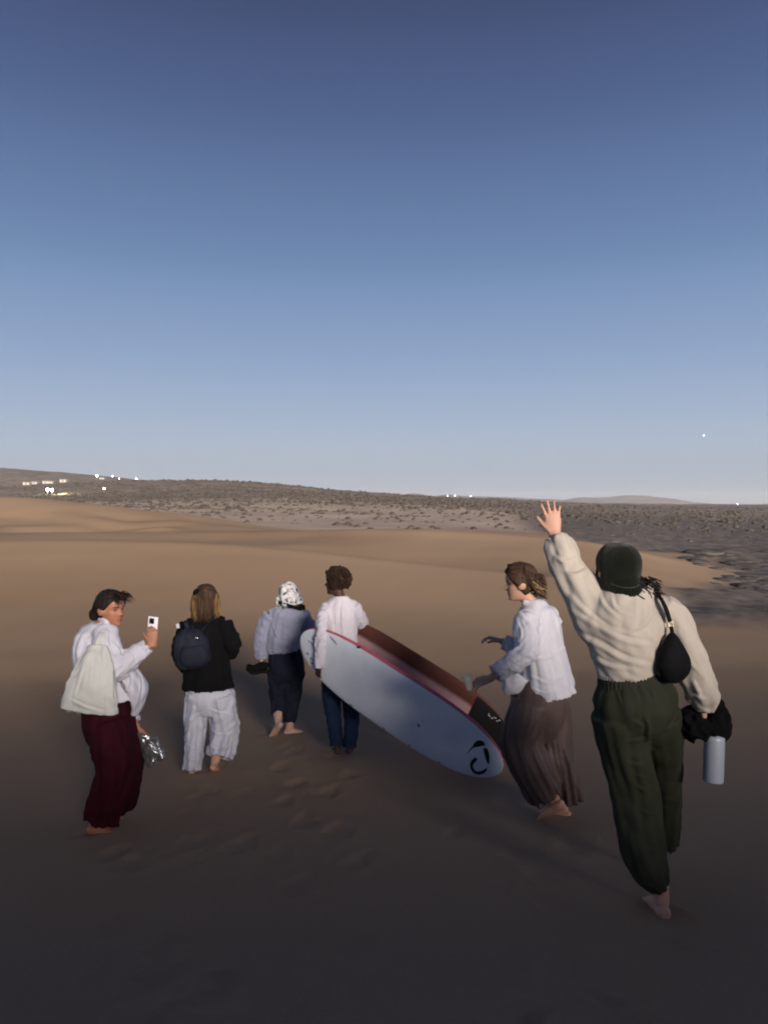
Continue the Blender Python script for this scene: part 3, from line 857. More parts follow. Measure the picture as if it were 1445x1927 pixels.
part_raw("camera_bump", box_vf(pc - py_ * .0065 + pz * .045 - pxx * .006, pxx, py_, pz, .0175, .003, .0185, .0025), M_phoneblack, ph, pc)
for q_ in ((-.013, .053), (-.013, .037), (.003, .045)):
    part_raw("camera_lens", ellipsoid(pc - py_ * .0095 + pz * q_[1] + pxx * q_[0], (.0055, .0028, .0055), n=12, m=8), M_rubber, ph, pc)
part_raw("screen", box_vf(pc + py_ * .0047, pxx, py_, pz, .033, .0008, .070), M_phoneblack, ph, pc)

# cream tote on her right shoulder
tb = J(172, 1300, -.27)
tote = thing_fuse("tote_bag", [tube([J(186, 1214, -.25), J(182, 1235, -.28), J(178, 1270, -.30), J(172, 1305, -.30), J(168, 1336, -.29)],
                                    [(.055, .025), (.095, .05), (.135, .072), (.165, .08), (.182, .07)], side=(1, 0, 0), n=56, seg=9, flat=2.6,
                                    fold=gather(6.3, .034, 2.2, .9, lambda u: 1.1 - .6 * u, .012, 5))], M_canvas, tb,
                  "large cream canvas tote bag hanging from shoulder of woman in maroon trousers", "bag", .007, 2, both(drape(7.7, .004, (.12, 0, 1), 12, 2), tucks(A.k, [([(176.6, 1230.5), (174.0, 1259.1), (172.7, 1295.4)], 0.008, 0.012), ([(162.3, 1243.5), (151.9, 1277.2), (141.5, 1311.0)], 0.009, 0.016), ([(198.6, 1269.5), (201.2, 1305.8), (201.2, 1342.1)], 0.009, 0.014), ([(192.1, 1311.5), (202.5, 1310.0), (212.9, 1307.9)], 0.006, 0.008), ([(185.6, 1225.3), (189.5, 1261.7), (188.2, 1303.2)], 0.007, 0.012), ([(131.1, 1313.6), (164.9, 1329.2), (198.6, 1339.5)], 0.008, 0.016)])))
for dx in (-6, 6):
    part_raw("strap", tube([J(184 + dx * .6, 1216, -.25), J(190 + dx * .5, 1200, -.245), J(194 + dx * .4, 1187, -.18), J(190 + dx * .4, 1184, -.05), J(180 + dx * .4, 1200, .02)], [(.014, .004)] * 5, side=(1, 0, 0), n=10, seg=6), M_canvas, tote, tb)
# crumpled silver pouch in her other hand
M_silver = simple_mat("silver_foil", (0.42, 0.43, 0.44), .28, .2, 60, .5, 90, .006, 0, .85, .5)
sb = J(284, 1412, .10)
def foil(V):
    return creases(3.3, .030, 16, (1, 1, 1), 1.2)(V)
thing_fuse("pouch", [tube([J(259, 1380, .13), J(270, 1392, .11), J(285, 1412, .09), J(293, 1430, .09)], [(.015, .012), (.045, .03), (.07, .045), (.055, .02)], side=(1, 0, .5), n=36, seg=9),
                     tube([J(280, 1405, .10), J(297, 1414, .09), J(306, 1417, .09)], [(.035, .03), (.03, .015), (.012, .008)], n=20, seg=6),
                     tube([J(278, 1412, .10), J(283, 1430, .09), J(281, 1442, .09)], [(.03, .03), (.025, .015), (.012, .008)], n=20, seg=6)], M_silver, sb,
           "crumpled shiny silver pouch hanging beside maroon trousers", "pouch", .004, 1, foil, 0)

# ================================================================= woman with a backpack
B = Figure(364, 1452, S_light, "woman with long fair hair in black jacket and wide white trousers")
J = B.J
fw = (-.28, .96, 0)
hd = J(387, 1127)
B.body(hd, .232, fw, UP, J(388, 1159), J(389, 1200), J(391, 1258), J(394, 1300), (1, .12, 0),
       [(J(353, 1176), J(340, 1228, .06), J(352, 1262, .24)), (J(424, 1172), J(437, 1213, -.02), J(434, 1233, .16))],
       [(J(376, 1305), J(368, 1372, .06), J(363, 1440, -.02)), (J(412, 1305), J(422, 1372, .10), J(406, 1434, .0))],
       [hand(J(352, 1262, .24), (.3, 1, .1), (0, 0, -1), (25, 30, 20), 3, -1), hand(J(434, 1233, .16), (-.35, 1, .1), (-.3, 0, -1), (25, 30, 20), 3, 1)],
       [foot(J(362, 1440, -.02), (-.1, 1, -.05)), foot(J(404, 1432, .0), (.05, .9, -.55), up=(0, .5, .8))], voxel=.0065)
B.wear("jacket", [yoke(J(357, 1177), J(388, 1167), J(420, 1174)), tube([J(393, 1297), J(392, 1270), J(390, 1230), J(388, 1195), J(388, 1172), J(388, 1154)],
                       [(.225, .155), (.205, .145), (.19, .135), (.20, .135), (.165, .10), (.075, .07)], side=(1, .12, .22), n=44, seg=8, cup0=.05, fold=gather(3.1, .02, 1.9, 1.2, lambda u: 1.2 - u, .012, 6)),
                  tube([J(418, 1174), J(432, 1196, -.02), J(437, 1212, -.03), J(437, 1224, .05), J(434, 1232, .14)], [.082, .075, .075, .062, .052], n=26, seg=7, cup1=.02, fold=gather(1.7, .01, 1.4, 2, one, .02, 9)),
                  tube([J(358, 1176), J(345, 1205, 0), J(340, 1230, .05), J(346, 1250, .15), J(351, 1260, .22)], [.082, .075, .072, .06, .052], n=26, seg=7, cup1=.02, fold=gather(2.7, .01, 1.4, 2, one, .02, 9)),
                  tube([J(371, 1166, 0), J(380, 1153, -.03), J(395, 1152, -.03), J(406, 1163, 0)], [.016, .024, .024, .016], n=12, seg=5)],
       M_black, .0085, 2, drape(2.9, .006, (.1, 0, 1), 9, 2.5))
B.wear("trousers", [tube([J(394, 1270), J(394, 1300), J(395, 1322), J(395, 1345)], [(.15, .11), (.185, .13), (.17, .12), (.09, .08)], side=(1, .1, 0), n=36, seg=7),
                    tube([J(376, 1305), J(370, 1340, .02), J(368, 1373, .03), J(366, 1415, 0), J(364, 1450, -.02)], [.115, .10, .095, .085, .078], n=34, seg=9, cup1=.03, fold=gather(.9, .03, 1.8, 1.5, lambda u: .3 + .8 * u, .016, 9)),
                    tube([J(414, 1305), J(421, 1345, .04), J(423, 1380, .06), J(419, 1408, .02), J(414, 1427, -.02)], [.125, .122, .125, .12, .105], n=34, seg=9, cup1=.03, fold=gather(1.4, .034, 1.8, 1.5, lambda u: .3 + .8 * u, .018, 9))],
       M_whitepant, .008, 4, both(drape(4.9, .005, (.1, 0, 1), 11, 2.5), tucks(B.k, [([(358.2, 1355.1), (369.9, 1344.7), (382.9, 1339.5)], 0.01, 0.016), ([(395.9, 1333.0), (414.0, 1339.5), (434.8, 1342.1)], 0.01, 0.018), ([(398.5, 1404.4), (416.6, 1409.6), (437.4, 1399.2)], 0.012, 0.018), ([(395.9, 1370.7), (414.0, 1381.1), (440.0, 1378.5)], 0.008, 0.018), ([(351.8, 1399.2), (367.3, 1407.0), (380.3, 1401.8)], 0.01, 0.016), ([(354.3, 1425.2), (367.3, 1427.8), (379.0, 1420.0)], 0.009, 0.016), ([(406.3, 1308.4), (411.4, 1321.4), (414.0, 1339.5)], 0.008, 0.016)])))
rr = random.Random(21)
f_, s_, u_ = head_frame(fw)
lk = []; lk2 = []
for i in range(520):
    ph = rr.uniform(-2.3, 2.3)                       # around the back of the head
    bk = -f_ * math.cos(ph) + s_ * math.sin(ph)
    top = hd + u_ * .10 + bk * .02
    mid = hd + u_ * rr.uniform(.01, .04) + bk * (.098 + rr.uniform(0, .014))
    low = hd - u_ * .09 + bk * (.102 + rr.uniform(-.005, .022)) * (1.05 if abs(ph) > 1 else .95)
    end = hd - u_ * rr.uniform(.135, .205) + bk * (.095 + rr.uniform(-.01, .03)) + Vector((rr.uniform(-.015, .015), 0, 0))
    (lk2 if (abs(ph) > .75 and rr.random() < .75) else lk).append(([top, mid, low, end], [.004, .0052, .0045, .0012]))
B.wear("hair", [hair_cap(hd, .232, fw, thick=.10, seed=1, hl=[(0, .8), (60, .6), (100, .1), (180, .0)]),
                tube([hd + u_ * .03 - f_ * .02, hd - u_ * .05 - f_ * .03, hd - u_ * .15 - f_ * .04], [(.09, .085), (.10, .085), (.09, .05)], side=tuple(s_), n=24)], H_brown, .0065, 2, creases(8, .006, 24, (1, 1, .25)))
B.raw("hair_locks", strands(lk), H_brown)
B.raw("fair_hair_locks", strands(lk2), H_blond)
B.raw("hair_clip", tube([hd + u_ * .055 + s_ * .10 - f_ * .02, hd + u_ * .075 + s_ * .085 - f_ * .05, hd + u_ * .085 + s_ * .055 - f_ * .075], [(.012, .02), (.02, .026), (.012, .016)], n=12, seg=5), M_black)
# backpack
M_pack = cloth_mat("navy_backpack_cloth", (0.012, 0.014, 0.024), .75, .25, .4, 15, 600)
pb = J(363, 1222, -.2)
pk = empty("backpack", pb, "dark navy backpack worn by the woman in the black jacket", "backpack")
obj("main_compartment", fuse("main_compartment", [tube([J(366, 1256, -.19), J(364, 1246, -.20), J(361, 1222, -.21), J(361, 1200, -.20), J(363, 1184, -.17)], [(.10, .04), (.152, .075), (.155, .085), (.14, .08), (.07, .045)], side=(1, .3, 0), n=36, seg=7, flat=2.7, fold=gather(2.2, .012, 1.5, 1))], .007, 2, creases(6.1, .008, 9), pb), M_pack, pk)
obj("front_pocket", fuse("front_pocket", [tube([J(368, 1254, -.27), J(366, 1244, -.285), J(364, 1228, -.29), J(364, 1216, -.28)], [(.07, .02), (.11, .035), (.115, .035), (.09, .02)], side=(1, .3, 0), n=30, seg=6, flat=2.8)], .006, 2, creases(6.6, .006, 10), pb), M_pack, pk)
part_raw("shoulder_strap", tube([J(404, 1158, .0), J(400, 1163, -.13), J(388, 1176, -.155), J(376, 1190, -.17)], [(.02, .006)] * 4, side=(.7, 0, .7), n=10, seg=6), M_pack, pk, pb)
part_raw("shoulder_strap", tube([J(352, 1168, .02), J(350, 1170, -.11), J(352, 1180, -.15), J(356, 1192, -.17)], [(.02, .006)] * 4, side=(1, 0, 0), n=10, seg=6), M_pack, pk, pb)
part_raw("carry_loop", tube([J(356, 1184, -.16), J(361, 1178, -.17), J(366, 1184, -.16)], [.006] * 3, n=8, seg=6), M_pack, pk, pb)
part_raw("zip_pull", tube([J(366, 1203, -.288), J(370, 1200, -.288), J(373, 1202, -.286)], [.003] * 3, n=6, seg=4), M_silver, pk, pb)
part_raw("white_tag", box_vf(J(335, 1178, -.17), Vector((1, 0, .2)), Vector((0, 1, 0)), Vector((-.2, 0, 1)), .014, .004, .02, .003), M_shirt, pk, pb)
for dx_ in (329, 333):
    part_raw("side_strap", tube([J(334, 1225, -.19), J(dx_, 1234, -.19), J(dx_ + 1, 1239, -.19)], [.004] * 3, n=6, seg=3), M_pack, pk, pb)

# ================================================================= woman in a headscarf
C = Figure(549, 1380, S_fair, "barefoot person in patterned headscarf, grey blue sweatshirt and navy trousers")
J = C.J
hd = J(545, 1120)
C.body(hd, .225, (.1, 1, -.1), UP, J(545, 1143), J(539, 1178), J(535, 1215), J(540, 1250), (1, 0, 0),
       [(J(508, 1155), J(492, 1200, 0), J(492, 1240, -.03)), (J(570, 1153), J(584, 1190, .05), J(572, 1222, .22))],
       [(J(526, 1255), J(525, 1312, .06), J(524, 1357, -.10)), (J(553, 1255), J(550, 1316, .05), J(546, 1367, 0))],
       [hand(J(492, 1240, -.03), (0, .05, -1), (.9, .3, 0), (45, 55, 40), 2, 1), hand(J(572, 1222, .22), (-.2, 1, -.2), (-1, 0, 0), (30, 30, 30), 2, 1)],
       [foot(J(523, 1357, -.10), (-.5, .5, -.7), up=(-.3, .7, .7)), foot(J(545, 1367, 0), (.95, .25, -.03))], voxel=.007)
C.wear("sweatshirt", [yoke(J(511, 1158), J(543, 1149), J(567, 1156)), tube([J(533, 1229), J(533, 1222), J(534, 1205), J(537, 1180), J(541, 1160), J(545, 1148), J(546, 1138)], [(.165, .115), (.18, .13), (.185, .135), (.19, .135), (.18, .12), (.14, .10), (.07, .07)],
                           side=(1, 0, .05), n=44, seg=7, cup0=.04, fold=gather(1.2, .022, 2.2, 1.5, lambda u: .9 - .4 * u, .012, 8)),
                      tube([J(510, 1158), J(500, 1175), J(492, 1198, 0), J(491, 1222, -.02), J(492, 1235, -.03), J(492, 1241, -.03)], [.085, .08, .076, .066, .06, .045], n=28, seg=7, cup1=.02, fold=gather(3.4, .010, 1.4, 2, one, .022, 11)),
                      tube([J(566, 1156), J(577, 1172, .02), J(583, 1190, .05), J(578, 1208, .15), J(573, 1220, .21)], [.085, .08, .076, .062, .045], n=28, seg=7, cup1=.02, fold=gather(1.4, .010, 1.4, 2, one, .022, 11))],
       M_greysweat, .008, 2, both(drape(3.6, .004, (.35, 0, 1), 9, 3), tucks(C.k, [([(534.4, 1152.1), (537.6, 1177.0), (536.5, 1206.0)], 0.007, 0.018), ([(512.6, 1172.8), (519.9, 1189.4), (529.2, 1208.1)], 0.009, 0.018), ([(563.5, 1162.5), (560.4, 1185.3), (556.2, 1216.4)], 0.009, 0.018), ([(520.9, 1197.7), (535.5, 1199.8), (550.0, 1193.6)], 0.007, 0.016), ([(489.8, 1172.8), (494.0, 1189.4), (502.3, 1197.7)], 0.008, 0.016), ([(504.3, 1222.6), (527.2, 1225.8), (558.3, 1220.6)], 0.008, 0.014)])))
C.wear("trousers", [tube([J(534, 1218), J(538, 1240), J(540, 1262), J(540, 1280)], [(.15, .11), (.185, .145), (.185, .145), (.12, .10)], side=(1, 0, 0), n=40, seg=7, fold=gather(.2, .012, 1.8, 1)),
                    tube([J(526, 1262), J(524, 1290, .04), J(524, 1318, .05), J(524, 1345, -.06)], [.115, .098, .085, .062], n=30, seg=9, cup1=.03, fold=gather(4.4, .022, 1.8, 1.5, one, .012, 9)),
                    tube([J(553, 1262), J(552, 1290, .04), J(549, 1320, .05), J(545, 1361, .0)], [.115, .10, .09, .066], n=30, seg=9, cup1=.03, fold=gather(2.4, .022, 1.8, 1.5, one, .012, 9))],
       M_navy, .008, 5, drape(9.9, .006, (0, 0, 1), 11, 2.5))
def scarf_mat():
    m, t, b = new_mat("patterned_headscarf"); b.inputs["Roughness"].default_value = .8
    tc = t.nodes.new("ShaderNodeTexCoord")
    nz = t.nodes.new("ShaderNodeTexNoise"); nz.inputs["Scale"].default_value = 11; nz.inputs["Detail"].default_value = 3; nz.inputs["Distortion"].default_value = 2.2
    t.links.new(tc.outputs["Object"], nz.inputs["Vector"])
    rp = t.nodes.new("ShaderNodeValToRGB"); e = rp.color_ramp.elements
    e[0].position = .36; e[0].color = (.018, .022, .032, 1); e[1].position = .45; e[1].color = (.46, .46, .45, 1)
    q = e.new(.40); q.color = (.20, .21, .24, 1); q = e.new(.62); q.color = (.56, .56, .55, 1)
    t.links.new(nz.outputs["Fac"], rp.inputs[0]); t.links.new(rp.outputs[0], b.inputs["Base Color"]); return m
scf = C.wear("headscarf", [tube([J(549, 1139, -.01), J(547, 1130, -.01), J(544, 1117), J(541, 1105, .01), J(539, 1098, .01), J(538, 1095.5, .01)], [(.135, .115), (.128, .125), (.112, .122), (.088, .095), (.05, .055), (.012, .012)], side=(1, 0, -.25), n=40, seg=8,
                                fold=gather(7.1, .014, 1.8, 1.2, one, .016, 7)), tube([J(524, 1131, -.02), J(522, 1126, -.04), J(524, 1138, -.03)], [.02, .03, .02], n=12)], scarf_mat(), .006, 2, creases(1.9, .010, 13, (1, 1, 1)))
fr = []
rr = random.Random(5)
for i in range(90):
    a = 2 * math.pi * i / 90
    p = J(548.5, 1136.5, -.01) + Vector((math.cos(a) * .142, math.sin(a) * .122, -.035 * math.cos(a)))
    fr.append(([p + UP * .012, p - UP * .006, p - UP * (.022 + rr.uniform(0, .012)) + Vector((rr.uniform(-.008, .008), rr.uniform(-.008, .008), 0))], [.0075, .008, .004]))
C.raw("scarf_fringe", strands(fr, 6, 3), M_black)
# shoes carried in the left hand
shb = J(484, 1258, -.05)
sh = empty("shoes", shb, "pair of black shoes carried low in hand of person in headscarf", "shoes")
for i, (dd, dy) in enumerate(((-.07, 0), (.02, 3))):
    c0, c1, c2, c3 = J(504, 1256 + dy, dd), J(494, 1254 + dy, dd), J(478, 1258 + dy, dd), J(466, 1254 + dy, dd)
    o_ = obj("shoe", fuse("shoe", [tube([c0, c1, c2, c3, c3 - Vector((.012, 0, -.004))], [(.036, .045), (.04, .052), (.045, .04), (.036, .03), (.014, .012)], side=(0, 1, 0), n=24, seg=6)], .006, 2, None, shb), M_black, sh)
    part_raw("sole", tube([c0 - UP * .042, c1 - UP * .05, c2 - UP * .040, c3 - UP * .028], [(.034, .008), (.038, .008), (.044, .008), (.03, .008)], side=(0, 1, 0), n=14, seg=5), M_rubber, o_, shb)

# ================================================================= person carrying two boards
D = Figure(646, 1415, S_dark, "person with dark curly hair in white top and jeans carrying two surfboards")
J = D.J
fw = (-.96, .22, -.02)
hd = J(631.5, 1095)
D.body(hd, .238, fw, (-.03, 0, 1), J(640, 1126), J(641, 1160), J(641, 1215), J(640, 1262), (1, 0, 0),
       [(J(612, 1142), J(605, 1200, -.22), J(600, 1257, -.25)), (J(667, 1139), J(684, 1180, .12), J(690, 1232, .27))],
       [(J(623, 1275), J(627, 1345, .05), J(635, 1400, .03)), (J(656, 1275), J(661, 1345, .05), J(658, 1404, -.02))],
       [hand(J(600, 1256, -.25), (-.12, .35, -1), (.75, .65, 0), (48, 55, 35), 1, -1, 1.05), hand(J(690, 1232, .27), (.1, .1, -1), (-.8, .2, 0), (55, 50, 30), 1, 1)],
       [foot(J(635, 1401, .03), (-.1, 1, -.03)), foot(J(658, 1404, -.02), (.12, 1, -.03))], voxel=.0065)
D.wear("long_sleeved_top", [yoke(J(615, 1144), J(640, 1133), J(665, 1141), .056, .062), tube([J(642, 1235), J(642, 1210), J(641, 1180), J(640, 1157), J(640, 1142), J(641, 1128), J(641, 1121)], [(.162, .11), (.152, .105), (.162, .115), (.178, .12), (.168, .10), (.10, .075), (.06, .058)],
                                 side=(1, 0, .03), n=44, seg=7, cup0=.03, fold=gather(.7, .012, 2.4, 1.2, one, .007, 6)),
                            tube([J(616, 1144), J(609, 1160, -.10), J(606, 1185, -.19), J(604.5, 1202, -.225), J(602, 1230, -.24), J(600, 1259, -.25)], [.068, .064, .056, .052, .047, .040], n=28, seg=8, cup1=.015, fold=gather(2.5, .005, 1.4, 2, one, .017, 13)),
                            tube([J(663, 1142), J(675, 1158, .05), J(683, 1178, .12), J(687, 1205, .20), J(690, 1230, .27)], [.07, .062, .056, .05, .04], n=26, seg=7, cup1=.015, fold=gather(3.5, .005, 1.4, 2, one, .015, 11))],
       M_jersey, .0065, 2, both(drape(4.4, .003, (.1, 0, 1), 15, 4), tucks(D.k, [([(644.4, 1129.2), (641.3, 1156.2), (644.4, 1204.0)], -0.006, 0.02), ([(632.0, 1156.2), (634.1, 1177.0), (636.1, 1201.9)], 0.005, 0.014), ([(654.8, 1147.9), (660.0, 1168.7), (659.0, 1193.6)], 0.005, 0.014), ([(600.9, 1204.0), (609.2, 1204.0), (617.5, 1198.8)], 0.006, 0.01), ([(598.8, 1213.3), (608.1, 1213.3), (616.4, 1209.2)], 0.006, 0.01), ([(597.7, 1193.6), (608.1, 1193.6), (616.4, 1188.4)], 0.006, 0.01), ([(612.3, 1147.9), (617.5, 1160.4), (616.4, 1174.9)], 0.006, 0.014)])))
D.wear("jeans", [tube([J(641, 1225), J(640, 1250), J(640, 1275)], [(.14, .10), (.175, .13), (.17, .13)], side=(1, 0, 0), n=36, seg=7),
                 tube([J(624, 1275), J(624, 1310, .04), J(627, 1345, .05), J(632, 1380, .04), J(635, 1404, .03)], [.098, .088, .075, .064, .062], n=28, seg=9, cup1=.02, fold=gather(1.4, .008, 1.6, 2, one, .014, 12)),
                 tube([J(657, 1275), J(661, 1310, .04), J(662, 1345, .05), J(660, 1380, .0), J(658, 1408, -.02)], [.098, .088, .075, .066, .064], n=28, seg=9, cup1=.02, fold=gather(3.8, .008, 1.6, 2, one, .014, 12))],
       M_denim, .0075, 4, drape(2.4, .004, (.6, 0, 1), 13, 4))
f_, s_, u_ = head_frame(fw)
af = []
rr = random.Random(9)
ac = J(637, 1090)
for i in range(1300):
    v = Vector((rr.gauss(0, 1), rr.gauss(0, 1), rr.gauss(0, 1))).normalized()
    if v.dot(f_) > .52 and v.z < .55: continue
    if v.z < -.72: continue
    R_ = Vector((v.x * .116, v.y * .118, v.z * .112)) * rr.uniform(.93, 1.05)
    p = ac + R_
    t_ = v.cross(Vector((rr.uniform(-1, 1), rr.uniform(-1, 1), rr.uniform(-1, 1)))).normalized(); b_ = v.cross(t_)
    q = rr.uniform(.007, .013)
    af.append(([p - v * .02, p + t_ * q, p + v * q + b_ * q * .6, p + v * q * 1.2 - t_ * q, p + v * q * .4 - b_ * q], [.0045, .0045, .004, .0035, .002]))
D.wear("hair", [hair_cap(hd, .238, fw, thick=.12, seed=5, hl=[(0, .8), (40, .78), (65, .6), (85, .42), (110, .3), (180, .22)]),
                ellipsoid(ac + Vector((.022, .005, .006)), (.092, .104, .096))], H_afro, .006, 1, creases(4.2, .016, 26, (1, 1, 1)))
D.raw("hair_curls", strands(af, 4, 3), H_afro)

# ================================================================= woman in a long skirt
E = Figure(1058, 1532, S_light, "woman in loose white shirt and loose taupe trousers, hair blown back")
J = E.J
fw = (-.98, .12, -.12)
hd = J(977, 1096)
E.body(hd, .236, fw, (-.08, 0, 1), J(1004, 1136), J(1012, 1180), J(1020, 1240), J(1018, 1300), (.7, .7, 0),
       [(J(988, 1162, -.11), J(994, 1226, -.19), J(922, 1276, -.27)), (J(1036, 1158, .14), J(985, 1225, .30), J(942, 1206, .34))],
       [(J(1004, 1310, -.06), J(985, 1410, -.06), J(1040, 1500, -.12)), (J(1030, 1310, .07), J(1035, 1420, .08), J(1057, 1512, .0))],
       [hand(J(922, 1277, -.27), (-1, -.05, -.35), (.1, .5, -1), (18, 22, 18), 6, -1), hand(J(942, 1206, .34), (-.9, .2, .25), (0, 0, -1), (30, 35, 25), 3, 1)],
       [foot(J(1040, 1500, -.12), (-.55, .5, -.6), up=(-.3, .6, .7)), foot(J(1057, 1513, .0), (-.75, .65, -.06))], voxel=.0055)
E.wear("shirt", [yoke(J(991, 1163, -.10), J(1008, 1143, 0), J(1034, 1159, .12)), tube([J(1030, 1308), J(1026, 1285), J(1021, 1245), J(1013, 1195), J(1009, 1165), J(1004, 1146), J(1000, 1128)], [(.19, .20), (.188, .19), (.17, .16), (.185, .14), (.175, .125), (.125, .095), (.064, .062)],
                      side=(.7, .7, 0), n=56, seg=8, cup0=.06, fold=gather(1.1, .024, 1.9, 1.1, lambda u: .9 * (1 - u) + .2, .012, 6)),
                 tube([J(991, 1164, -.10), J(989, 1190, -.16), J(992, 1220, -.195), J(978, 1238, -.22), J(952, 1257, -.25), J(930, 1271, -.268)], [.088, .084, .082, .072, .062, .053], n=36, seg=9, cup1=.025,
                      fold=gather(2.1, .010, 1.4, 2, one, .020, 12, lambda u: .3 + u)),
                 tube([J(1034, 1160, .12), J(1010, 1200, .24), J(986, 1225, .30), J(960, 1214, .32), J(946, 1207, .335)], [.085, .078, .074, .06, .05], n=28, seg=7, cup1=.02, fold=gather(5.5, .01, 1.4, 2, one, .022, 10)),
                 tube([J(1050, 1285, .06), J(1062, 1296, .06), J(1071, 1303, .05)], [(.07, .06), (.045, .05), (.012, .02)], n=16, seg=5),
                 tube([J(976, 1270, -.06), J(962, 1290, -.07), J(950, 1302, -.06)], [(.09, .08), (.07, .07), (.03, .04)], n=20, seg=6, fold=gather(2, .01, 2, 2)),
                 tube([J(984, 1137, -.03), J(994, 1124, -.03), J(1008, 1122, .02), J(1016, 1132, .06)], [.014, .020, .020, .014], n=12, seg=5)],
       M_shirt2, .0065, 2, both(drape(7.2, .004, (-.1, 0, 1), 11, 2.5), tucks(E.k, [([(979.8, 1152.7), (999.8, 1178.4), (1002.7, 1206.9)], 0.011, 0.016), ([(954.2, 1226.9), (974.1, 1215.5), (987.0, 1198.4)], 0.011, 0.014), ([(958.4, 1235.5), (977.0, 1249.7), (982.7, 1235.5)], 0.01, 0.013), ([(932.8, 1249.7), (934.2, 1266.9), (939.9, 1284.0)], 0.009, 0.012), ([(954.2, 1246.9), (962.7, 1261.2), (954.2, 1275.4)], 0.01, 0.012), ([(974.1, 1167.0), (982.7, 1189.8), (979.8, 1212.6)], 0.009, 0.014), ([(1008.4, 1238.3), (1036.9, 1232.6), (1062.6, 1215.5)], 0.012, 0.02), ([(997.0, 1269.7), (1034.1, 1284.0), (1064.0, 1272.6)], 0.011, 0.02), ([(999.8, 1292.6), (1022.6, 1302.5), (1051.2, 1296.8)], 0.008, 0.014), ([(1011.2, 1144.2), (1022.6, 1178.4), (1011.2, 1212.6)], 0.009, 0.02), ([(1036.9, 1206.9), (1045.5, 1246.9), (1065.5, 1295.4)], 0.009, 0.02)])))
E.wear("trousers", [tube([J(1016, 1275), J(1013, 1310), J(1014, 1345), J(1018, 1375), J(1020, 1395)], [(.16, .15), (.185, .185), (.18, .185), (.12, .13), (.06, .06)], side=(.5, .8, 0), n=50, seg=8, fold=gather(8.1, .016, 2.4, .9)),
                    tube([J(1000, 1325, -.07), J(988, 1365, -.09), J(982, 1402, -.10), J(1000, 1445, -.12), J(1022, 1482, -.13), J(1034, 1500, -.13)], [.135, .132, .125, .122, .112, .10], side=(1, 0, 0), n=56, seg=10, cup1=.04,
                         fold=gather(8.8, .050, 2.3, 1.0, lambda u: .2 + u, .010, 5, slant=1.5)),
                    tube([J(1034, 1325, .06), J(1040, 1370, .05), J(1046, 1415, .03), J(1056, 1465, .0), J(1063, 1512, -.02)], [.130, .122, .112, .100, .094], side=(1, 0, 0), n=56, seg=10, cup1=.04,
                         fold=gather(3.8, .048, 2.3, 1.0, lambda u: .2 + u, .010, 5, slant=1.5))],
       M_taupe, .0075, 4, drape(1.4, .007, (.12, 0, 1), 12, 1.2))
f_, s_, u_ = head_frame(fw, (-.08, 0, 1))
rr = random.Random(31)
d1 = []; d2 = []
for i in range(560):
    ph = rr.uniform(-1.5, 1.5); hgt = rr.uniform(-.05, .10)
    a = hd + u_ * (hgt * .8 + .045) + s_ * math.sin(ph) * .085 + f_ * rr.uniform(-.02, .07) * (1 if hgt > .02 else -.3)
    m1 = hd - f_ * .085 + u_ * (hgt * .75 - .005) + s_ * math.sin(ph) * .095
    e = hd - f_ * rr.uniform(.125, .185) + u_ * (hgt * .75 - rr.uniform(.03, .10)) + s_ * math.sin(ph) * .075
    stk = rr.random() < .26 and hgt < .06
    if stk: a = a - f_ * .075
    (d2 if stk else d1).append(([a, a * .45 + m1 * .55 + u_ * .02, m1, e], [.003, .0038, .0036, .001]))
E.wear("hair", [hair_cap(hd, .236, fw, (-.08, 0, 1), thick=.095, seed=3, hl=[(0, .80), (35, .77), (60, .60), (78, .38), (100, .22), (130, .10), (180, .04)]),
                tube([hd - f_ * .06 + u_ * .04, hd - f_ * .10 - u_ * .02, hd - f_ * .115 - u_ * .08], [(.075, .04), (.07, .045), (.045, .02)], side=tuple(s_), n=20)], H_brown, .005, 2, creases(3, .006, 24, (.5, 1, 1)))
E.raw("hair_locks", strands(d1), H_brown)
E.raw("fair_hair_streaks", strands(d2), H_streak)
# small pale cup at her fingertips
M_cup = simple_mat("pale_cup", (0.66, 0.62, 0.50), .5, .05, 30, .05, 200)
cb = J(882, 1290, -.28)
cu = empty("cup", cb, "small pale cup in outstretched hand of woman in taupe trousers", "cup")
cz = Vector((-.22, 0, 1)).normalized()
part_raw("cup_wall", tube([cb - cz * .03, cb, cb + cz * .05, cb + cz * .06, cb + cz * .058, cb], [.020, .022, .030, .031, .028, .019], n=24, seg=4), M_cup, cu, cb)
part_raw("rim", tube([cb + cz * .0575, cb + cz * .0605, cb + cz * .0625], [.0318, .033, .0315], n=24, seg=3), M_cup, cu, cb)

# ================================================================= woman waving, right
G = Figure(1248, 1712, S_light, "waving woman in dark green beanie, cream jumper and olive trousers")
J = G.J
fw = (-.22, .96, .02)
hd = J(1162, 1073, .03)
waveh = hand(J(1043, 1004, .17), (-.10, .05, 1), (.1, 1, 0), (6, 10, 8), 9, 1, 1.03)
G.body(hd, .235, fw, (-.10, 0, 1), J(1190, 1122, .02), J(1186, 1170), J(1186, 1245), J(1192, 1305), (1, .05, -.05),
       [(J(1122, 1132, .04), J(1070, 1074, .10), J(1043, 1004, .17)), (J(1252, 1142), J(1300, 1247, -.03), J(1322, 1335, .03))],
       [(J(1160, 1325), J(1188, 1468, .06), J(1241, 1676, -.02)), (J(1232, 1325), J(1240, 1470, .28), J(1240, 1612, .45))],
       [waveh, hand(J(1322, 1335, .03), (.12, .1, -1), (-.9, .3, 0), (45, 50, 35), 1, 1)],
       [foot(J(1244, 1686, -.02), (.05, 1, -.10)), foot(J(1240, 1620, .45), (0, 1, -.1))], voxel=.0055)
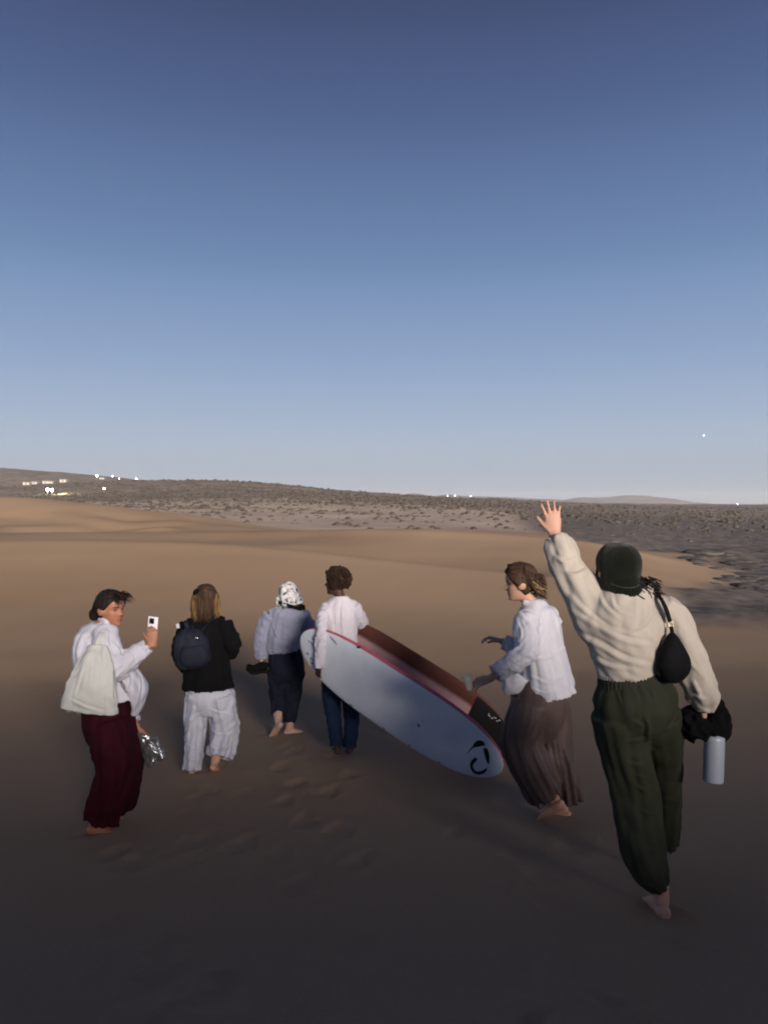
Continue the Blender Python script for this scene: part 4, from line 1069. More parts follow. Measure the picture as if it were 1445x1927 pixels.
G.wear("jumper", [yoke(J(1122, 1142, .04), J(1190, 1131, .02), J(1244, 1148), .066, .068), tube([J(1185, 1272), J(1184, 1262), J(1182, 1235), J(1179, 1195), J(1181, 1160), J(1188, 1137), J(1197, 1120), J(1204, 1106)],
                       [(.140, .110), (.150, .122), (.164, .132), (.185, .138), (.186, .130), (.158, .108), (.092, .082), (.062, .062)], side=(1, .05, -.18), n=64, seg=8, cup0=.04,
                       fold=gather(2.2, .018, 1.5, 1.2, lambda u: .7 - .45 * u, .014, 5, lambda u: 1.0 - u, 1.8)),
                  tube([J(1160, 1205, 0), J(1128, 1165, .02), J(1098, 1118, .06), J(1074, 1082, .095), J(1060, 1050, .12), J(1050, 1022, .15), J(1045, 1008, .165)], [(.10, .10), (.122, .095), (.096, .09), (.082, .08), (.073, .071), (.064, .062), (.048, .048)], side=(1, .1, .8), n=40, seg=8, cup1=.025,
                       fold=gather(3.7, .014, 1.3, 1.4, one, .012, 6, None, 1.6)),
                  tube([J(1240, 1146), J(1262, 1162), J(1282, 1203, -.02), J(1299, 1245, -.03), J(1313, 1285, -.01), J(1322, 1315, .02), J(1323, 1337, .03)], [.078, .080, .074, .073, .073, .064, .040], n=36, seg=8, cup1=.02,
                       fold=gather(4.7, .012, 1.2, 1.4, one, .015, 7, lambda u: .3 + .9 * u, 1.4))],
       M_cream, .006, 3, both(drape(5.1, .003, (.80, 0, -.60), 9, 1.5, .6), tucks(G.k, [([(1090.9, 1194.1), (1130.5, 1212.3), (1173.2, 1236.7), (1228.0, 1251.9)], 0.013, 0.022), ([(1081.8, 1151.4), (1130.5, 1178.8), (1179.2, 1203.2), (1228.0, 1212.3)], 0.012, 0.022), ([(1069.6, 1114.9), (1106.2, 1151.4), (1148.8, 1181.9), (1191.4, 1191.0)], 0.01, 0.02), ([(1151.8, 1121.0), (1159.5, 1142.3), (1185.3, 1154.5)], 0.01, 0.016), ([(1127.5, 1111.8), (1139.7, 1139.2), (1167.1, 1163.6)], 0.008, 0.016), ([(1231.0, 1133.2), (1218.8, 1172.7), (1179.2, 1194.1)], 0.008, 0.02), ([(1103.1, 1224.5), (1142.7, 1248.9), (1191.4, 1258.0)], 0.009, 0.018), ([(1060.5, 1072.3), (1081.8, 1078.3), (1103.1, 1069.2)], 0.009, 0.016), ([(1039.2, 1041.8), (1060.5, 1054.0), (1081.8, 1047.9)], 0.008, 0.016), ([(1304.1, 1279.3), (1314.8, 1297.6), (1322.4, 1318.9)], 0.009, 0.016), ([(1282.8, 1218.4), (1298.0, 1242.8), (1316.3, 1264.1)], 0.008, 0.016), ([(1288.9, 1309.8), (1307.1, 1306.7), (1325.4, 1312.8)], 0.008, 0.014), ([(1197.5, 1114.9), (1200.6, 1151.4), (1194.5, 1181.9)], 0.006, 0.02)])))
# ribbed neck and hem of the jumper
def ribs(k, amp):
    return lambda u, v, P: amp * np.cos(v * k)
G.raw("ribbed_collar", tube([J(1198, 1122, .01), J(1203, 1112, .01), J(1207, 1103, .01), J(1207, 1101, .01)], [(.094, .088), (.077, .073), (.066, .064), (.056, .056)], side=(1, 0, -.3), n=120, seg=6, fold=ribs(30, .0022), cup1=.02), M_cream)
G.raw("ribbed_hem", tube([J(1185, 1277), J(1185, 1272), J(1184, 1262)], [(.138, .110), (.146, .117), (.150, .121)], side=(1, .05, -.18), n=220, seg=6, fold=ribs(55, .002), cup0=.03), M_cream)
G.wear("trousers", [tube([J(1187, 1262), J(1188, 1275), J(1193, 1310), J(1197, 1352), J(1200, 1385)], [(.140, .108), (.150, .118), (.188, .150), (.168, .135), (.08, .08)], side=(1, .05, -.02), n=70, seg=9,
                         fold=gather(6.6, .016, 4.0, .9, lambda u: 1.25 - u, .006, 7)),
                    tube([J(1163, 1340), J(1171, 1400, .03), J(1188, 1470, .05), J(1199, 1540, .03), J(1208, 1600, .0), J(1226, 1645, -.02), J(1240, 1672, -.02)], [.125, .113, .108, .100, .092, .072, .05], n=48, seg=10, cup1=.02,
                         fold=gather(5.3, .018, 1.5, 1.4, one, .014, 8, lambda u: .3 + u, 1.5)),
                    tube([J(1230, 1340, .01), J(1242, 1400, .12), J(1247, 1470, .26), J(1246, 1530, .36), J(1245, 1585, .46)], [.118, .10, .092, .085, .08], n=42, seg=10, cup1=.03,
                         fold=gather(3.3, .016, 1.5, 1.4, one, .010, 8))],
       M_olive, .0065, 7, both(drape(8.4, .003, (.15, 0, 1), 9, 1.6), tucks(G.k, [([(1191.4, 1352.4), (1211.2, 1367.6), (1203.6, 1385.9)], 0.011, 0.014), ([(1185.3, 1282.4), (1194.5, 1300.6), (1203.6, 1318.9)], 0.008, 0.012), ([(1203.6, 1285.4), (1212.7, 1300.6), (1221.9, 1315.9)], 0.008, 0.012), ([(1220.4, 1285.4), (1228.0, 1300.6), (1234.1, 1321.9)], 0.007, 0.012), ([(1157.9, 1282.4), (1164.0, 1303.7), (1170.1, 1325.0)], 0.006, 0.012), ([(1178.2, 1393.7), (1196.5, 1390.2), (1214.8, 1389.1)], 0.009, 0.014), ([(1194.2, 1457.6), (1214.8, 1459.9), (1231.9, 1464.5)], 0.01, 0.014), ([(1194.2, 1474.7), (1207.9, 1482.7), (1221.6, 1490.7)], 0.009, 0.013), ([(1207.9, 1345.7), (1214.8, 1368.5), (1213.6, 1395.9)], -0.012, 0.02), ([(1203.3, 1519.3), (1217.0, 1528.4), (1233.0, 1530.7)], 0.008, 0.013), ([(1175.9, 1427.9), (1194.2, 1437.0), (1214.8, 1437.0)], 0.007, 0.014), ([(1207.9, 1585.5), (1221.6, 1596.9), (1237.6, 1599.2)], 0.007, 0.012)])))
G.raw("waistband", tube([J(1187, 1270), J(1187, 1276), J(1188, 1283)], [(.149, .117), (.152, .121), (.158, .127)], side=(1, .05, -.02), n=160, seg=5, fold=lambda u, v, P: .003 * np.cos(v * 38 + 2 * np.sin(v * 5))), M_olive)
f_, s_, u_ = head_frame(fw, (-.10, 0, 1))
G.wear("beanie", [hair_cap(hd, .235, fw, (-.10, 0, 1), thick=.08, seed=8, rough=.01, hl=[(0, .66), (60, .5), (85, .26), (130, .08), (180, .02)]),
                  ellipsoid(hd - f_ * .012 + u_ * .006, (.092, .098, .100)), ellipsoid(hd - f_ * .034 - u_ * .048, (.080, .078, .074)), ellipsoid(hd + s_ * .06 - u_ * .02 - f_ * .01, (.04, .07, .07))], M_beanie, .005, 3, creases(2.2, .005, 15))
# cuff as a band that follows the beanie
cb_V = []; cb_F = []; nb = 96
prof = [(-.026, .003), (-.024, .012), (.0, .0165), (.022, .012), (.026, .003), (.02, -.01), (-.02, -.01)]
for i in range(nb):
    a = 2 * math.pi * i / nb
    rdir = s_ * math.sin(a) + f_ * math.cos(a)
    c_ = hd + s_ * math.sin(a) * .089 + f_ * (math.cos(a) * .099 - .012) + u_ * (-.042 + .050 * math.cos(a))
    for h_, w_ in prof:
        cb_V.append(tuple(c_ + u_ * h_ + rdir * (w_ + .0012 * math.cos(a * 32))))
m_ = len(prof)
for i in range(nb):
    for j in range(m_):
        cb_F.append((i * m_ + j, i * m_ + (j + 1) % m_, ((i + 1) % nb) * m_ + (j + 1) % m_, ((i + 1) % nb) * m_ + j))
G.raw("beanie_cuff", (np.array(cb_V), cb_F), M_beanie)
rr = random.Random(41)
cl = []
for i in range(130):
    a = hd - f_ * rr.uniform(.05, .10) - u_ * rr.uniform(.03, .10) - s_ * rr.uniform(.02, .115)
    p = a.copy(); pts = [p.copy()]
    dr = Vector((rr.uniform(.2, 1), rr.uniform(-.3, .1), rr.uniform(-1, -.2))).normalized()
    ph = rr.uniform(0, 6)
    for k in range(5):
        ph += 1.3
        p = p + dr * .013 + Vector((math.cos(ph), math.sin(ph) * .6, .2 * math.sin(ph))) * .006
        pts.append(p.copy())
    cl.append((pts, [.0032, .0032, .003, .0028, .0024, .001]))
G.raw("curly_hair", strands(cl, 5, 3), H_black)

# her black shoulder bag
M_leather = simple_mat("black_leather", (0.004, 0.004, 0.0045), .8, .2, 40, .3, 350, .001, 0, 0, .15)
M_gold = simple_mat("gold_metal", (0.55, 0.42, 0.22), .3, .1, 50, 0, metal=1.0)
gb = J(1268, 1245, -.13)
bg = empty("shoulder_bag", gb, "black crescent shoulder bag hanging on the cream jumper", "bag")
obj("pouch", fuse("pouch", [tube([J(1264, 1190, -.105), J(1265, 1205, -.12), J(1267, 1230, -.135), J(1268, 1255, -.135), J(1262, 1276, -.125), J(1259, 1284, -.12)],
                                 [(.012, .012), (.04, .03), (.072, .042), (.084, .045), (.055, .035), (.012, .012)], side=(1, .25, 0), n=36, seg=7)], .005, 3, creases(3.9, .005, 10), gb), M_leather, bg)
part_raw("strap", tube([J(1234, 1122, .06), J(1239, 1122, -.05), J(1246, 1132, -.088), J(1254, 1150, -.098), J(1260, 1170, -.10)], [(.011, .004)] * 5, side=(1, .2, 0), n=10, seg=7), M_leather, bg, gb)
part_raw("strap", tube([J(1264, 1190, -.11), J(1263, 1184, -.11), J(1262, 1179, -.108)], [(.010, .004)] * 3, side=(1, .2, 0), n=10, seg=5), M_leather, bg, gb)
ring = []
for i in range(17):
    a = 2 * math.pi * i / 16
    ring.append(J(1261.5, 1174.5, -.104) + Vector((math.cos(a) * .012, 0.004 * math.sin(a), math.sin(a) * .013)))
part_raw("ring", tube(ring, [.0028] * 17, n=8, seg=2), M_gold, bg, gb)
# bundled black jacket and the bottle in her right hand
jb = J(1318, 1355, .0)
thing_fuse("jacket_bundle", [tube([J(1278, 1335, .10), J(1290, 1352, .08), J(1308, 1368, .04), J(1322, 1376, .02), J(1327, 1388, .02)], [(.05, .06), (.075, .07), (.07, .065), (.06, .055), (.03, .03)], side=(.5, 1, 0), n=36, seg=8, fold=gather(5, .022, 2, 2, one, .016, 7)),
                             tube([J(1326, 1340, .07), J(1340, 1336, .05), J(1352, 1345, .03), J(1354, 1362, .02), J(1342, 1374, .02), J(1328, 1374, .02)], [.035, .05, .048, .052, .05, .04], n=30, seg=8, fold=gather(6, .02, 2, 2, one, .014, 7))],
           M_black, jb, "black bundled jacket hanging from lowered hand of waving woman", "jacket", .006, 2, creases(6.2, .012, 11, (1, 1, 1)))
M_bottle = simple_mat("powder_coated_steel", (0.46, 0.50, 0.57), .38, .03, 12, .15, 500, .0006, 0, 0.25, .5)
bb = J(1341, 1468, .0)
bt = empty("water_bottle", bb, "pale blue grey steel water bottle with black lid, hanging below black jacket", "bottle")
bz = Vector((.03, 0, 1)).normalized(); q = (1468 - 1382) / G.k
part_raw("flask", tube([bb, bb + bz * .004, bb + bz * .012, bb + bz * (q - .03), bb + bz * (q - .012), bb + bz * q, bb + bz * (q + .012)], [.038, .0435, .0455, .0455, .042, .030, .026], n=40, seg=5), M_bottle, bt, bb)
lid = part_raw("lid", tube([bb + bz * (q + .008), bb + bz * (q + .012), bb + bz * (q + .04), bb + bz * (q + .045)], [.027, .031, .031, .026], n=32, seg=3), M_rubber, bt, bb)
lp = []
for i in range(9):
    a = math.pi * i / 8
    lp.append(bb + bz * (q + .04 + .03 * math.sin(a)) + Vector((math.cos(a) * .022, 0, 0)))
part_raw("loop", tube(lp, [.005] * 9, n=8, seg=2), M_rubber, lid, bb)

# ----------------------------------------------------------------- surfboards
class Board:
    def __init__(s, e0, e1, half, thick, lift=UP, rocker=.05):
        s.e0, s.e1 = Vector(e0), Vector(e1)
        s.L = (s.e1 - s.e0).length; s.A = (s.e1 - s.e0).normalized()
        s.W = (Vector(lift) - s.A * Vector(lift).dot(s.A)).normalized()
        s.N = s.A.cross(s.W)
        if s.N.y > 0: s.N = -s.N                     # towards the camera
        s.half, s.th, s.rk = half, thick, rocker
    def hw(s, t):
        t = np.clip(t, 0, 1)
        return s.half * np.clip(1 - np.abs(2 * t - 1.0) ** 3.3, 0, 1) ** .52
    def tk(s, t): return s.th * np.clip(1 - np.abs(2 * t - 1) ** 4, 0.0, 1) ** .6 + .004
    def mid(s, t): return -s.rk * (2 * t - 1) ** 2 + s.rk * .3
    def at(s, t, w, sgn=1, up=0.0):
        """point on the face: t along, w across in metres"""
        h = max(float(s.hw(t)), 1e-4); c = min(abs(w) / h, 1) ** (1 / .82)
        n = float(s.tk(t)) * (1 - c * c) ** .35 * sgn
        return s.e0 + s.A * (t * s.L) + s.W * w + s.N * (n + float(s.mid(t)) + up * sgn)
    def px(s, x, y):
        """photograph pixel -> (t, w) on the near face"""
        o = Vector((0, 0, EYE)); d = P3(x, y, 1.0) - o
        for _ in range(3):
            p0 = s.e0 + s.N * (s.th * .8)
            k = (p0 - o).dot(s.N) / d.dot(s.N); p = o + d * k - p0
        return p.dot(s.A) / s.L, p.dot(s.W)
    def shell(s, lo, hi, n=44, m=48):
        """closed-loop strip of the section between two angles"""
        ts = .5 - .5 * np.cos(np.linspace(0.0, math.pi, m + 1)); ts[0] = .0005; ts[-1] = .9995
        ph = np.linspace(lo, hi, n)
        V = []
        for t in ts:
            h, k, mm = float(s.hw(t)) + .0005, float(s.tk(t)), float(s.mid(t))
            for p in ph:
                c, q = math.cos(p), math.sin(p)
                w = h * math.copysign(abs(c) ** .82, c); nn = k * math.copysign(abs(q) ** .7, q)
                V.append(tuple(s.e0 + s.A * (t * s.L) + s.W * w + s.N * (nn + mm)))
        F = [(i * n + j, i * n + j + 1, (i + 1) * n + j + 1, (i + 1) * n + j) for i in range(m) for j in range(n - 1)]
        return np.array(V), F
    def stroke(s, pts, up=.0014, k=8):
        """flat mark: pts (t, w, width) rows"""
        C = _cr(np.array(pts, float), k)
        C[:, 1] = np.clip(C[:, 1], -.94 * s.hw(C[:, 0]), .94 * s.hw(C[:, 0])); C[:, 0] *= s.L
        T = np.gradient(C[:, :2], axis=0); T /= np.linalg.norm(T, axis=1)[:, None] + 1e-9
        Nn = np.stack([-T[:, 1], T[:, 0]], 1)
        V = []; r = 5
        for i in range(len(C)):
            for j in range(r):
                q = C[i, :2] + Nn[i] * C[i, 2] * (j / (r - 1) - .5)
                V.append(tuple(s.at(q[0] / s.L, q[1], 1, up)))
        F = [(i * r + j, i * r + j + 1, (i + 1) * r + j + 1, (i + 1) * r + j) for i in range(len(C) - 1) for j in range(r - 1)]
        return np.array(V), F
    def patch(s, t0, t1, f0, f1, up, m=40, r=8, metres=False, sides=True):
        V = []
        for i in range(m + 1):
            t = t0 + (t1 - t0) * i / m
            for j in range(r + 1):
                f = f0 + (f1 - f0) * j / r
                w = (f if metres else f * float(s.hw(t)))
                V.append(tuple(s.at(t, w, 1, up)))
        n = r + 1
        F = [(i * n + j, i * n + j + 1, (i + 1) * n + j + 1, (i + 1) * n + j) for i in range(m) for j in range(r)]
        return np.array(V), F

M_deckwhite = simple_mat("white_board_foam", (0.66, 0.70, 0.76), .55, .08, 3.5, .12, 260, .001)
M_rail = simple_mat("pink_rail", (0.50, 0.115, 0.155), .5, .12, 10, .1, 200, .001)
M_palepink = simple_mat("pale_pink_deck", (0.46, 0.27, 0.28), .55, .08, 8, .1, 200, .001)
M_brown = simple_mat("red_brown_deck", (0.105, 0.034, 0.022), .6, .12, 7, .15, 260, .001)
M_ink = simple_mat("black_print", (0.012, 0.013, 0.02), .6, .3, 40, 0)
M_greyink = simple_mat("faded_grey_print", (0.20, 0.21, 0.23), .7, .3, 60, 0)
M_pad = simple_mat("black_foam_pad", (0.006, 0.006, 0.006), .85, .2, 60, .6, 180, .003)
M_padprint = simple_mat("white_print", (0.55, 0.53, 0.48), .6, .2, 60, 0)

dR = foot_depth(905, 1474)
b1 = Board(P3(562, 1199, D.d - .05), P3(943, 1450, dR - .02), .285, .033)
bo = P3(905, 1472, dR)
s1 = empty("surfboard", bo, "white soft-top surfboard with pink rail and black brush ring, its nose on the sand", "surfboard")
part_raw("bottom", b1.shell(.42, math.pi - .42), M_deckwhite, s1, bo)
part_raw("rail", b1.shell(-.42, .42, 14), M_rail, s1, bo)
part_raw("rail", b1.shell(math.pi - .42, math.pi + .42, 14), M_deckwhite, s1, bo)
part_raw("deck", b1.shell(math.pi + .42, 2 * math.pi - .42), M_palepink, s1, bo)
def zp(x, y, w):                                   # from the enlargement of the ring mark
    t, ww = b1.px(840 + x / 9.18, 1280 + y / 9.18); return (t, ww, w / 9.18 / 1400 * (D.d - .8))
for st in ([(345, 1272, 8), (395, 1215, 18), (450, 1160, 30), (500, 1122, 84), (560, 1098, 100), (610, 1112, 74), (648, 1140, 14)],
           [(616, 1196, 22), (650, 1220, 74), (672, 1290, 80), (682, 1360, 70), (688, 1420, 46), (692, 1470, 12)],
           [(672, 1530, 8), (640, 1575, 40), (590, 1608, 56), (520, 1622, 58), (460, 1596, 60), (425, 1540, 56), (414, 1475, 52), (440, 1420, 60), (475, 1385, 60), (503, 1356, 34)]):
    part_raw("ring_mark", b1.stroke([zp(*q) for q in st]), M_ink, s1, bo, False)
def sp(x, y, w):
    t, ww = b1.px(555 + x / 8.757, 1170 + y / 8.757); return (t, ww, w / 8.757 / 1400 * D.d)
for st in ([(262, 268, 14), (280, 236, 16), (305, 244, 16), (312, 275, 16), (292, 300, 16), (266, 292, 16), (258, 268, 14)], [(185, 320, 18), (235, 350, 22), (285, 390, 24), (320, 412, 14)], [(560, 240, 12), (600, 280, 26), (645, 325, 28), (690, 378, 14)]):
    part_raw("lettering_mark", b1.stroke([sp(*q) for q in st]), M_greyink, s1, bo, False)
for st in ([(160, 518, 10), (180, 532, 26), (206, 548, 12)], [(240, 590, 14), (246, 612, 28), (238, 634, 14)], [(292, 622, 10), (296, 640, 20), (300, 656, 8)], [(250, 680, 12), (268, 690, 22), (290, 686, 10)]):
    part_raw("lettering_mark", b1.stroke([sp(*q) for q in st]), M_ink, s1, bo, False)
t_, w_ = b1.px(790, 1364)
part_raw("scuff", b1.stroke([(t_ - .006, w_ + .01, .012), (t_, w_, .026), (t_ + .006, w_ - .012, .012)]), M_greyink, s1, bo, False)
for xx, yy in ((722, 1374), (823, 1440), (770, 1406), (662, 1326)):
    t_, w_ = b1.px(xx, yy); h_ = -float(b1.hw(t_))
    part_raw("ding", b1.stroke([(t_ - .008, h_ + .012, .004), (t_ - .002, h_ + .014, .016), (t_ + .008, h_ + .012, .004)]), M_greyink, s1, bo, False)

dR2 = foot_depth(938, 1440)
b2 = Board(P3(604, 1176, D.d + .30), P3(957, 1402, dR2 + .12), .285, .033)
bo2 = P3(938, 1436, dR2)
s2 = empty("surfboard", bo2, "red brown surfboard with black tail pad carried behind the white one", "surfboard")
part_raw("deck", b2.shell(.42, math.pi - .42), M_palepink, s2, bo2)
part_raw("rail", b2.shell(-.42, .42, 14), M_brown, s2, bo2)
part_raw("rail", b2.shell(math.pi - .42, math.pi + .42, 14), M_palepink, s2, bo2)
part_raw("bottom", b2.shell(math.pi + .42, 2 * math.pi - .42), M_deckwhite, s2, bo2)
part_raw("brown_band", b2.patch(.02, .97, .56, .965, .0012), M_brown, s2, bo2)
part_raw("pinstripe", b2.patch(.02, .95, .530, .548, .0022, 60, 2), M_ink, s2, bo2)
part_raw("pinstripe", b2.patch(.02, .95, .495, .505, .0022, 60, 2), M_ink, s2, bo2)
pad = part_raw("tail_pad", b2.patch(.80, .985, -.93, .96, .006, 24, 24), M_pad, s2, bo2)
def pp(x, y, w):
    t, ww = b2.px(840 + x / 9.18, 1280 + y / 9.18); return (t, ww, w / 9.18 / 1400 * D.d)
for st in ([(735, 575, 6), (722, 600, 12), (740, 625, 12), (760, 632, 6)], [(760, 655, 10), (785, 665, 16), (800, 658, 8)], [(805, 640, 8), (830, 660, 14), (850, 668, 8)], [(850, 705, 8), (868, 716, 16), (880, 712, 8)], [(890, 690, 8), (905, 706, 14), (915, 714, 8)]):
    part_raw("printed_mark", b2.stroke([pp(*q) for q in st], .0085), M_padprint, pad, bo2, False)
part_raw("leash_plug", ellipsoid(b1.at(.30, .262, 1, .004), (.02, .012, .01), n=14, m=8), M_rubber, s1, bo)

# ----------------------------------------------------------------- far hills beyond the plain
def hill(name, prof, d, depth, mat):
    xs = np.linspace(prof[0][0], prof[-1][0], 90)
    hs = pchip([p[0] for p in prof], [p[1] for p in prof], xs)
    V = []; r = 14
    for i, (x, y) in enumerate(zip(xs, hs)):
        for j in range(r + 1):
            q = j / r
            dd = d + depth * (q - .5) * 2
            top = EYE + max(HOR + 6 - y, 0) / FPX * d * math.sin(math.pi * q) ** 1.2 - 6 / FPX * d
            nz = 0.06 * (top - EYE + 20) * float(fbm(np.array([x * .02, q * 4, d * .01]), 3))
            V.append(((x - CX) / FPX * d, dd, top + nz))
    n = r + 1
    F = [(i * n + j, (i + 1) * n + j, (i + 1) * n + j + 1, i * n + j + 1) for i in range(len(xs) - 1) for j in range(r)]
    return tag(obj(name, mesh_np(name, np.array(V), F), mat), kind="structure")
M_hill = simple_mat("bare_hill_earth", (0.17, 0.145, 0.125), .95, .35, .006, 0)
hill("hill", [(1020, 952), (1060, 941), (1100, 936), (1150, 934.5), (1205, 932.5), (1240, 936), (1290, 943.5), (1335, 948.5), (1370, 952)], 4600, 500, M_hill)
hill("hill", [(700, 952), (745, 934), (785, 929.5), (815, 933), (842, 930), (870, 933), (930, 935), (1000, 938), (1060, 941), (1120, 951)], 3600, 350, M_hill)

# ----------------------------------------------------------------- scrub
def leaf_blob(seed, n_leaf=70, flat=.42):
    rg = np.random.default_rng(seed)
    bm = bmesh.new(); bmesh.ops.create_icosphere(bm, subdivisions=2, radius=.40)
    V = np.array([v.co for v in bm.verts]); F = [tuple(v.index for v in f.verts) for f in bm.faces]; bm.free()
    V = V * (1 + .45 * pnoise(V * 4.2 + seed * 5.1)[:, None]); V[:, 2] = np.maximum(V[:, 2] * flat * 1.7 + .12, -.05)
    VV = [V]; FF = list(F); o = len(V)
    for i in range(n_leaf):
        a = rg.uniform(0, 2 * math.pi); e = rg.uniform(.05, 1.4)
        dr = np.array([math.cos(a) * math.cos(e), math.sin(a) * math.cos(e), math.sin(e)])
        p = dr * np.array([.46, .46, .46 * flat * 1.9]) * rg.uniform(.7, 1.1)
        t = np.cross(dr, rg.normal(size=3)); t /= np.linalg.norm(t); w = .035; l = rg.uniform(.08, .17)
        q = dr * .7 + t * .6
        VV.append(np.array([p - t * w, p + t * w, p + q * l + t * w * .6, p + q * l - t * w * .6])); FF.append((o, o + 1, o + 2, o + 3)); o += 4
    return mesh_np("scrub_bush", np.vstack(VV), FF, False)
M_bush = simple_mat("dry_scrub", (0.066, 0.052, 0.040), .95, .45, 3.0, .4, 30, .02)
bushes = [leaf_blob(k) for k in range(7)]
for b_ in bushes: b_.materials.append(M_bush)
rg = np.random.default_rng(12)
cand = []
while len(cand) < 900:
    d_ = 66 * (4.2 ** rg.uniform(0, 1)); t_ = rg.uniform(-.44, .50)
    x_ = t_ * d_
    if t_ < -.16 and d_ < 66 + (-.16 - t_) * 260: continue
    if t_ > .20 and d_ < 95 and rg.random() < .6: continue
    dens = .20 + .8 * sstep(75, 190, d_) + .35 * float(pnoise(np.array([x_ / 22, d_ / 22, .3]))) - (.25 if t_ > .18 else 0)
    if rg.random() > dens: continue
    cand.append((x_, d_))
sizes = [(.26 + .72 * rg.random() ** 2.4) * (1 + .0025 * (y - 70)) for x, y in cand]
order = sorted(range(len(cand)), key=lambda i: -sizes[i] / cand[i][1])
zs = ground_z(np.array([c[0] for c in cand]), np.array([c[1] for c in cand]))
lowb = []
for r_, i in enumerate(order):
    x_, y_ = cand[i]; w_ = sizes[i]
    if r_ < 300:
        o = bpy.data.objects.new("scrub_bush", bushes[i % 7]); link(o)
        o.location = (x_, y_, zs[i] - .03); o.rotation_euler = (0, 0, rg.uniform(0, 6.28)); o.scale = (w_ * rg.uniform(.85, 1.5), w_ * rg.uniform(.85, 1.4), w_ * rg.uniform(.75, 1.15))
        tag(o, "low dark scrub bush on the pale plain behind the dunes", "bush", "scrub bushes scattered over the plain")
    else:
        lowb.append((x_, y_, zs[i], w_))
def ico():
    bm = bmesh.new(); bmesh.ops.create_icosphere(bm, subdivisions=1, radius=.5)
    V = np.array([v.co for v in bm.verts]); F = np.array([[v.index for v in f.verts] for f in bm.faces]); bm.free(); return V, F
def stuff_mesh(name, items, mat, flat=.5, rough=.22):
    V0, F0 = ico(); V = []; F = []
    for k, (x, y, z, w) in enumerate(items):
        v = V0 * (1 + rough * rg.normal(size=(len(V0), 1))) * np.array([w * rg.uniform(.9, 1.7), w * rg.uniform(.9, 1.5), w * flat * rg.uniform(.8, 1.3)])
        a = rg.uniform(0, 6.28); c, s = math.cos(a), math.sin(a)
        v = v @ np.array([[c, s, 0], [-s, c, 0], [0, 0, 1]]) + np.array([x, y, z + w * flat * .25])
        V.append(v); F.append(F0 + k * len(V0))
    return tag(obj(name, mesh_np(name, np.vstack(V), np.vstack(F), False), mat), kind="stuff")
n_ = 14000
d_ = 150 * ((620 / 150) ** rg.uniform(0, 1, n_)); t_ = rg.uniform(-.50, .56, n_)
x_ = t_ * d_
den = .14 + 1.15 * sstep(190, 290, d_) * (1 - .72 * sstep(.12, .28, t_)) + .45 * pnoise(np.stack([x_ / 30, d_ / 40, x_ * 0], -1)) + .3 * pnoise(np.stack([x_ / 9, d_ / 14, x_ * 0 + 4], -1))
den = den * np.where((t_ < -.30) & (d_ > 420), .5, 1)
keep = rg.uniform(0, 1, n_) < den
x_, d_ = x_[keep], d_[keep]; z_ = ground_z(x_, d_)
lowb += [(a, b, c, w) for a, b, c, w in zip(x_, d_, z_, (.35 + 1.1 * rg.random(len(x_)) ** 2) * (1 + .5 * sstep(240, 420, d_)))]
M_bushfar = simple_mat("far_dry_scrub", (0.060, 0.050, 0.040), .95, .4, .4, 0)
tag(stuff_mesh("scrub_cover", lowb, M_bushfar), "dense far scrub covering the low hillside", "scrub")

# ----------------------------------------------------------------- broken dark rocks at the foot of the dune, right
def ground_hit(px, py, d0=12.0, d1=400.0):
    d = np.exp(np.linspace(math.log(d0), math.log(d1), 1500))
    zz = ground_z((px - CX) / FPX * d, d, False); ray = EYE - (py - HOR) / FPX * d
    k = np.nonzero(ray < zz)[0]
    return float(d[k[0]]) if len(k) else None
M_rock = simple_mat("dark_rock", (0.075, 0.066, 0.058), .9, .4, 2.5, .6, 9, .08)
def rock_mesh(seed):
    bm = bmesh.new(); bmesh.ops.create_icosphere(bm, subdivisions=3, radius=.5)
    V = np.array([v.co for v in bm.verts]); F = np.array([[v.index for v in f.verts] for f in bm.faces]); bm.free()
    V = V * (1 + .38 * pnoise(V * 3 + seed * 3.3) + .14 * pnoise(V * 8 + seed))[:, None]
    V[:, 2] *= .42; V[:, 2] = np.where(V[:, 2] < -.06, -.06, V[:, 2])
    return mesh_np("rock", V, F, False)
rocks = [rock_mesh(k) for k in range(6)]
for r_ in rocks: r_.materials.append(M_rock)
spots = [(1292, 1035), (1312, 1037), (1322, 1040), (1345, 1050), (1295, 1050), (1308, 1055), (1330, 1048), (1352, 1049), (1378, 1058), (1400, 1057), (1420, 1060), (1437, 1066), (1345, 1070), (1362, 1084), (1350, 1090), (1395, 1092),
         (1410, 1072), (1430, 1075), (1440, 1084), (1378, 1077), (1392, 1080), (1425, 1095), (1440, 1100), (1360, 1092), (1400, 1103), (1420, 1106), (1342, 1098), (1385, 1110), (1435, 1112), (1310, 1062), (1365, 1043), (1318, 1046), (1385, 1064), (1415, 1087), (1445, 1093)]
for i, (px_, py_) in enumerate(spots):
    d_ = ground_hit(px_, py_)
    if d_ is None: continue
    x_ = (px_ - CX) / FPX * d_
    o = bpy.data.objects.new("rock", rocks[i % 6]); link(o)
    w_ = (.25 + .6 * rg.random()) * d_ / 26
    o.location = (x_, d_, float(ground_z(np.array([x_]), np.array([d_]))[0]) - .05 * w_); o.rotation_euler = (0, 0, rg.uniform(0, 6.28))
    o.scale = (w_ * rg.uniform(1.0, 2.2), w_ * rg.uniform(.8, 1.5), w_ * rg.uniform(.35, .8))
    tag(o, "low dark rock among the broken ground right of the lit dune", "rock", "dark rocks at the foot of the right dune")

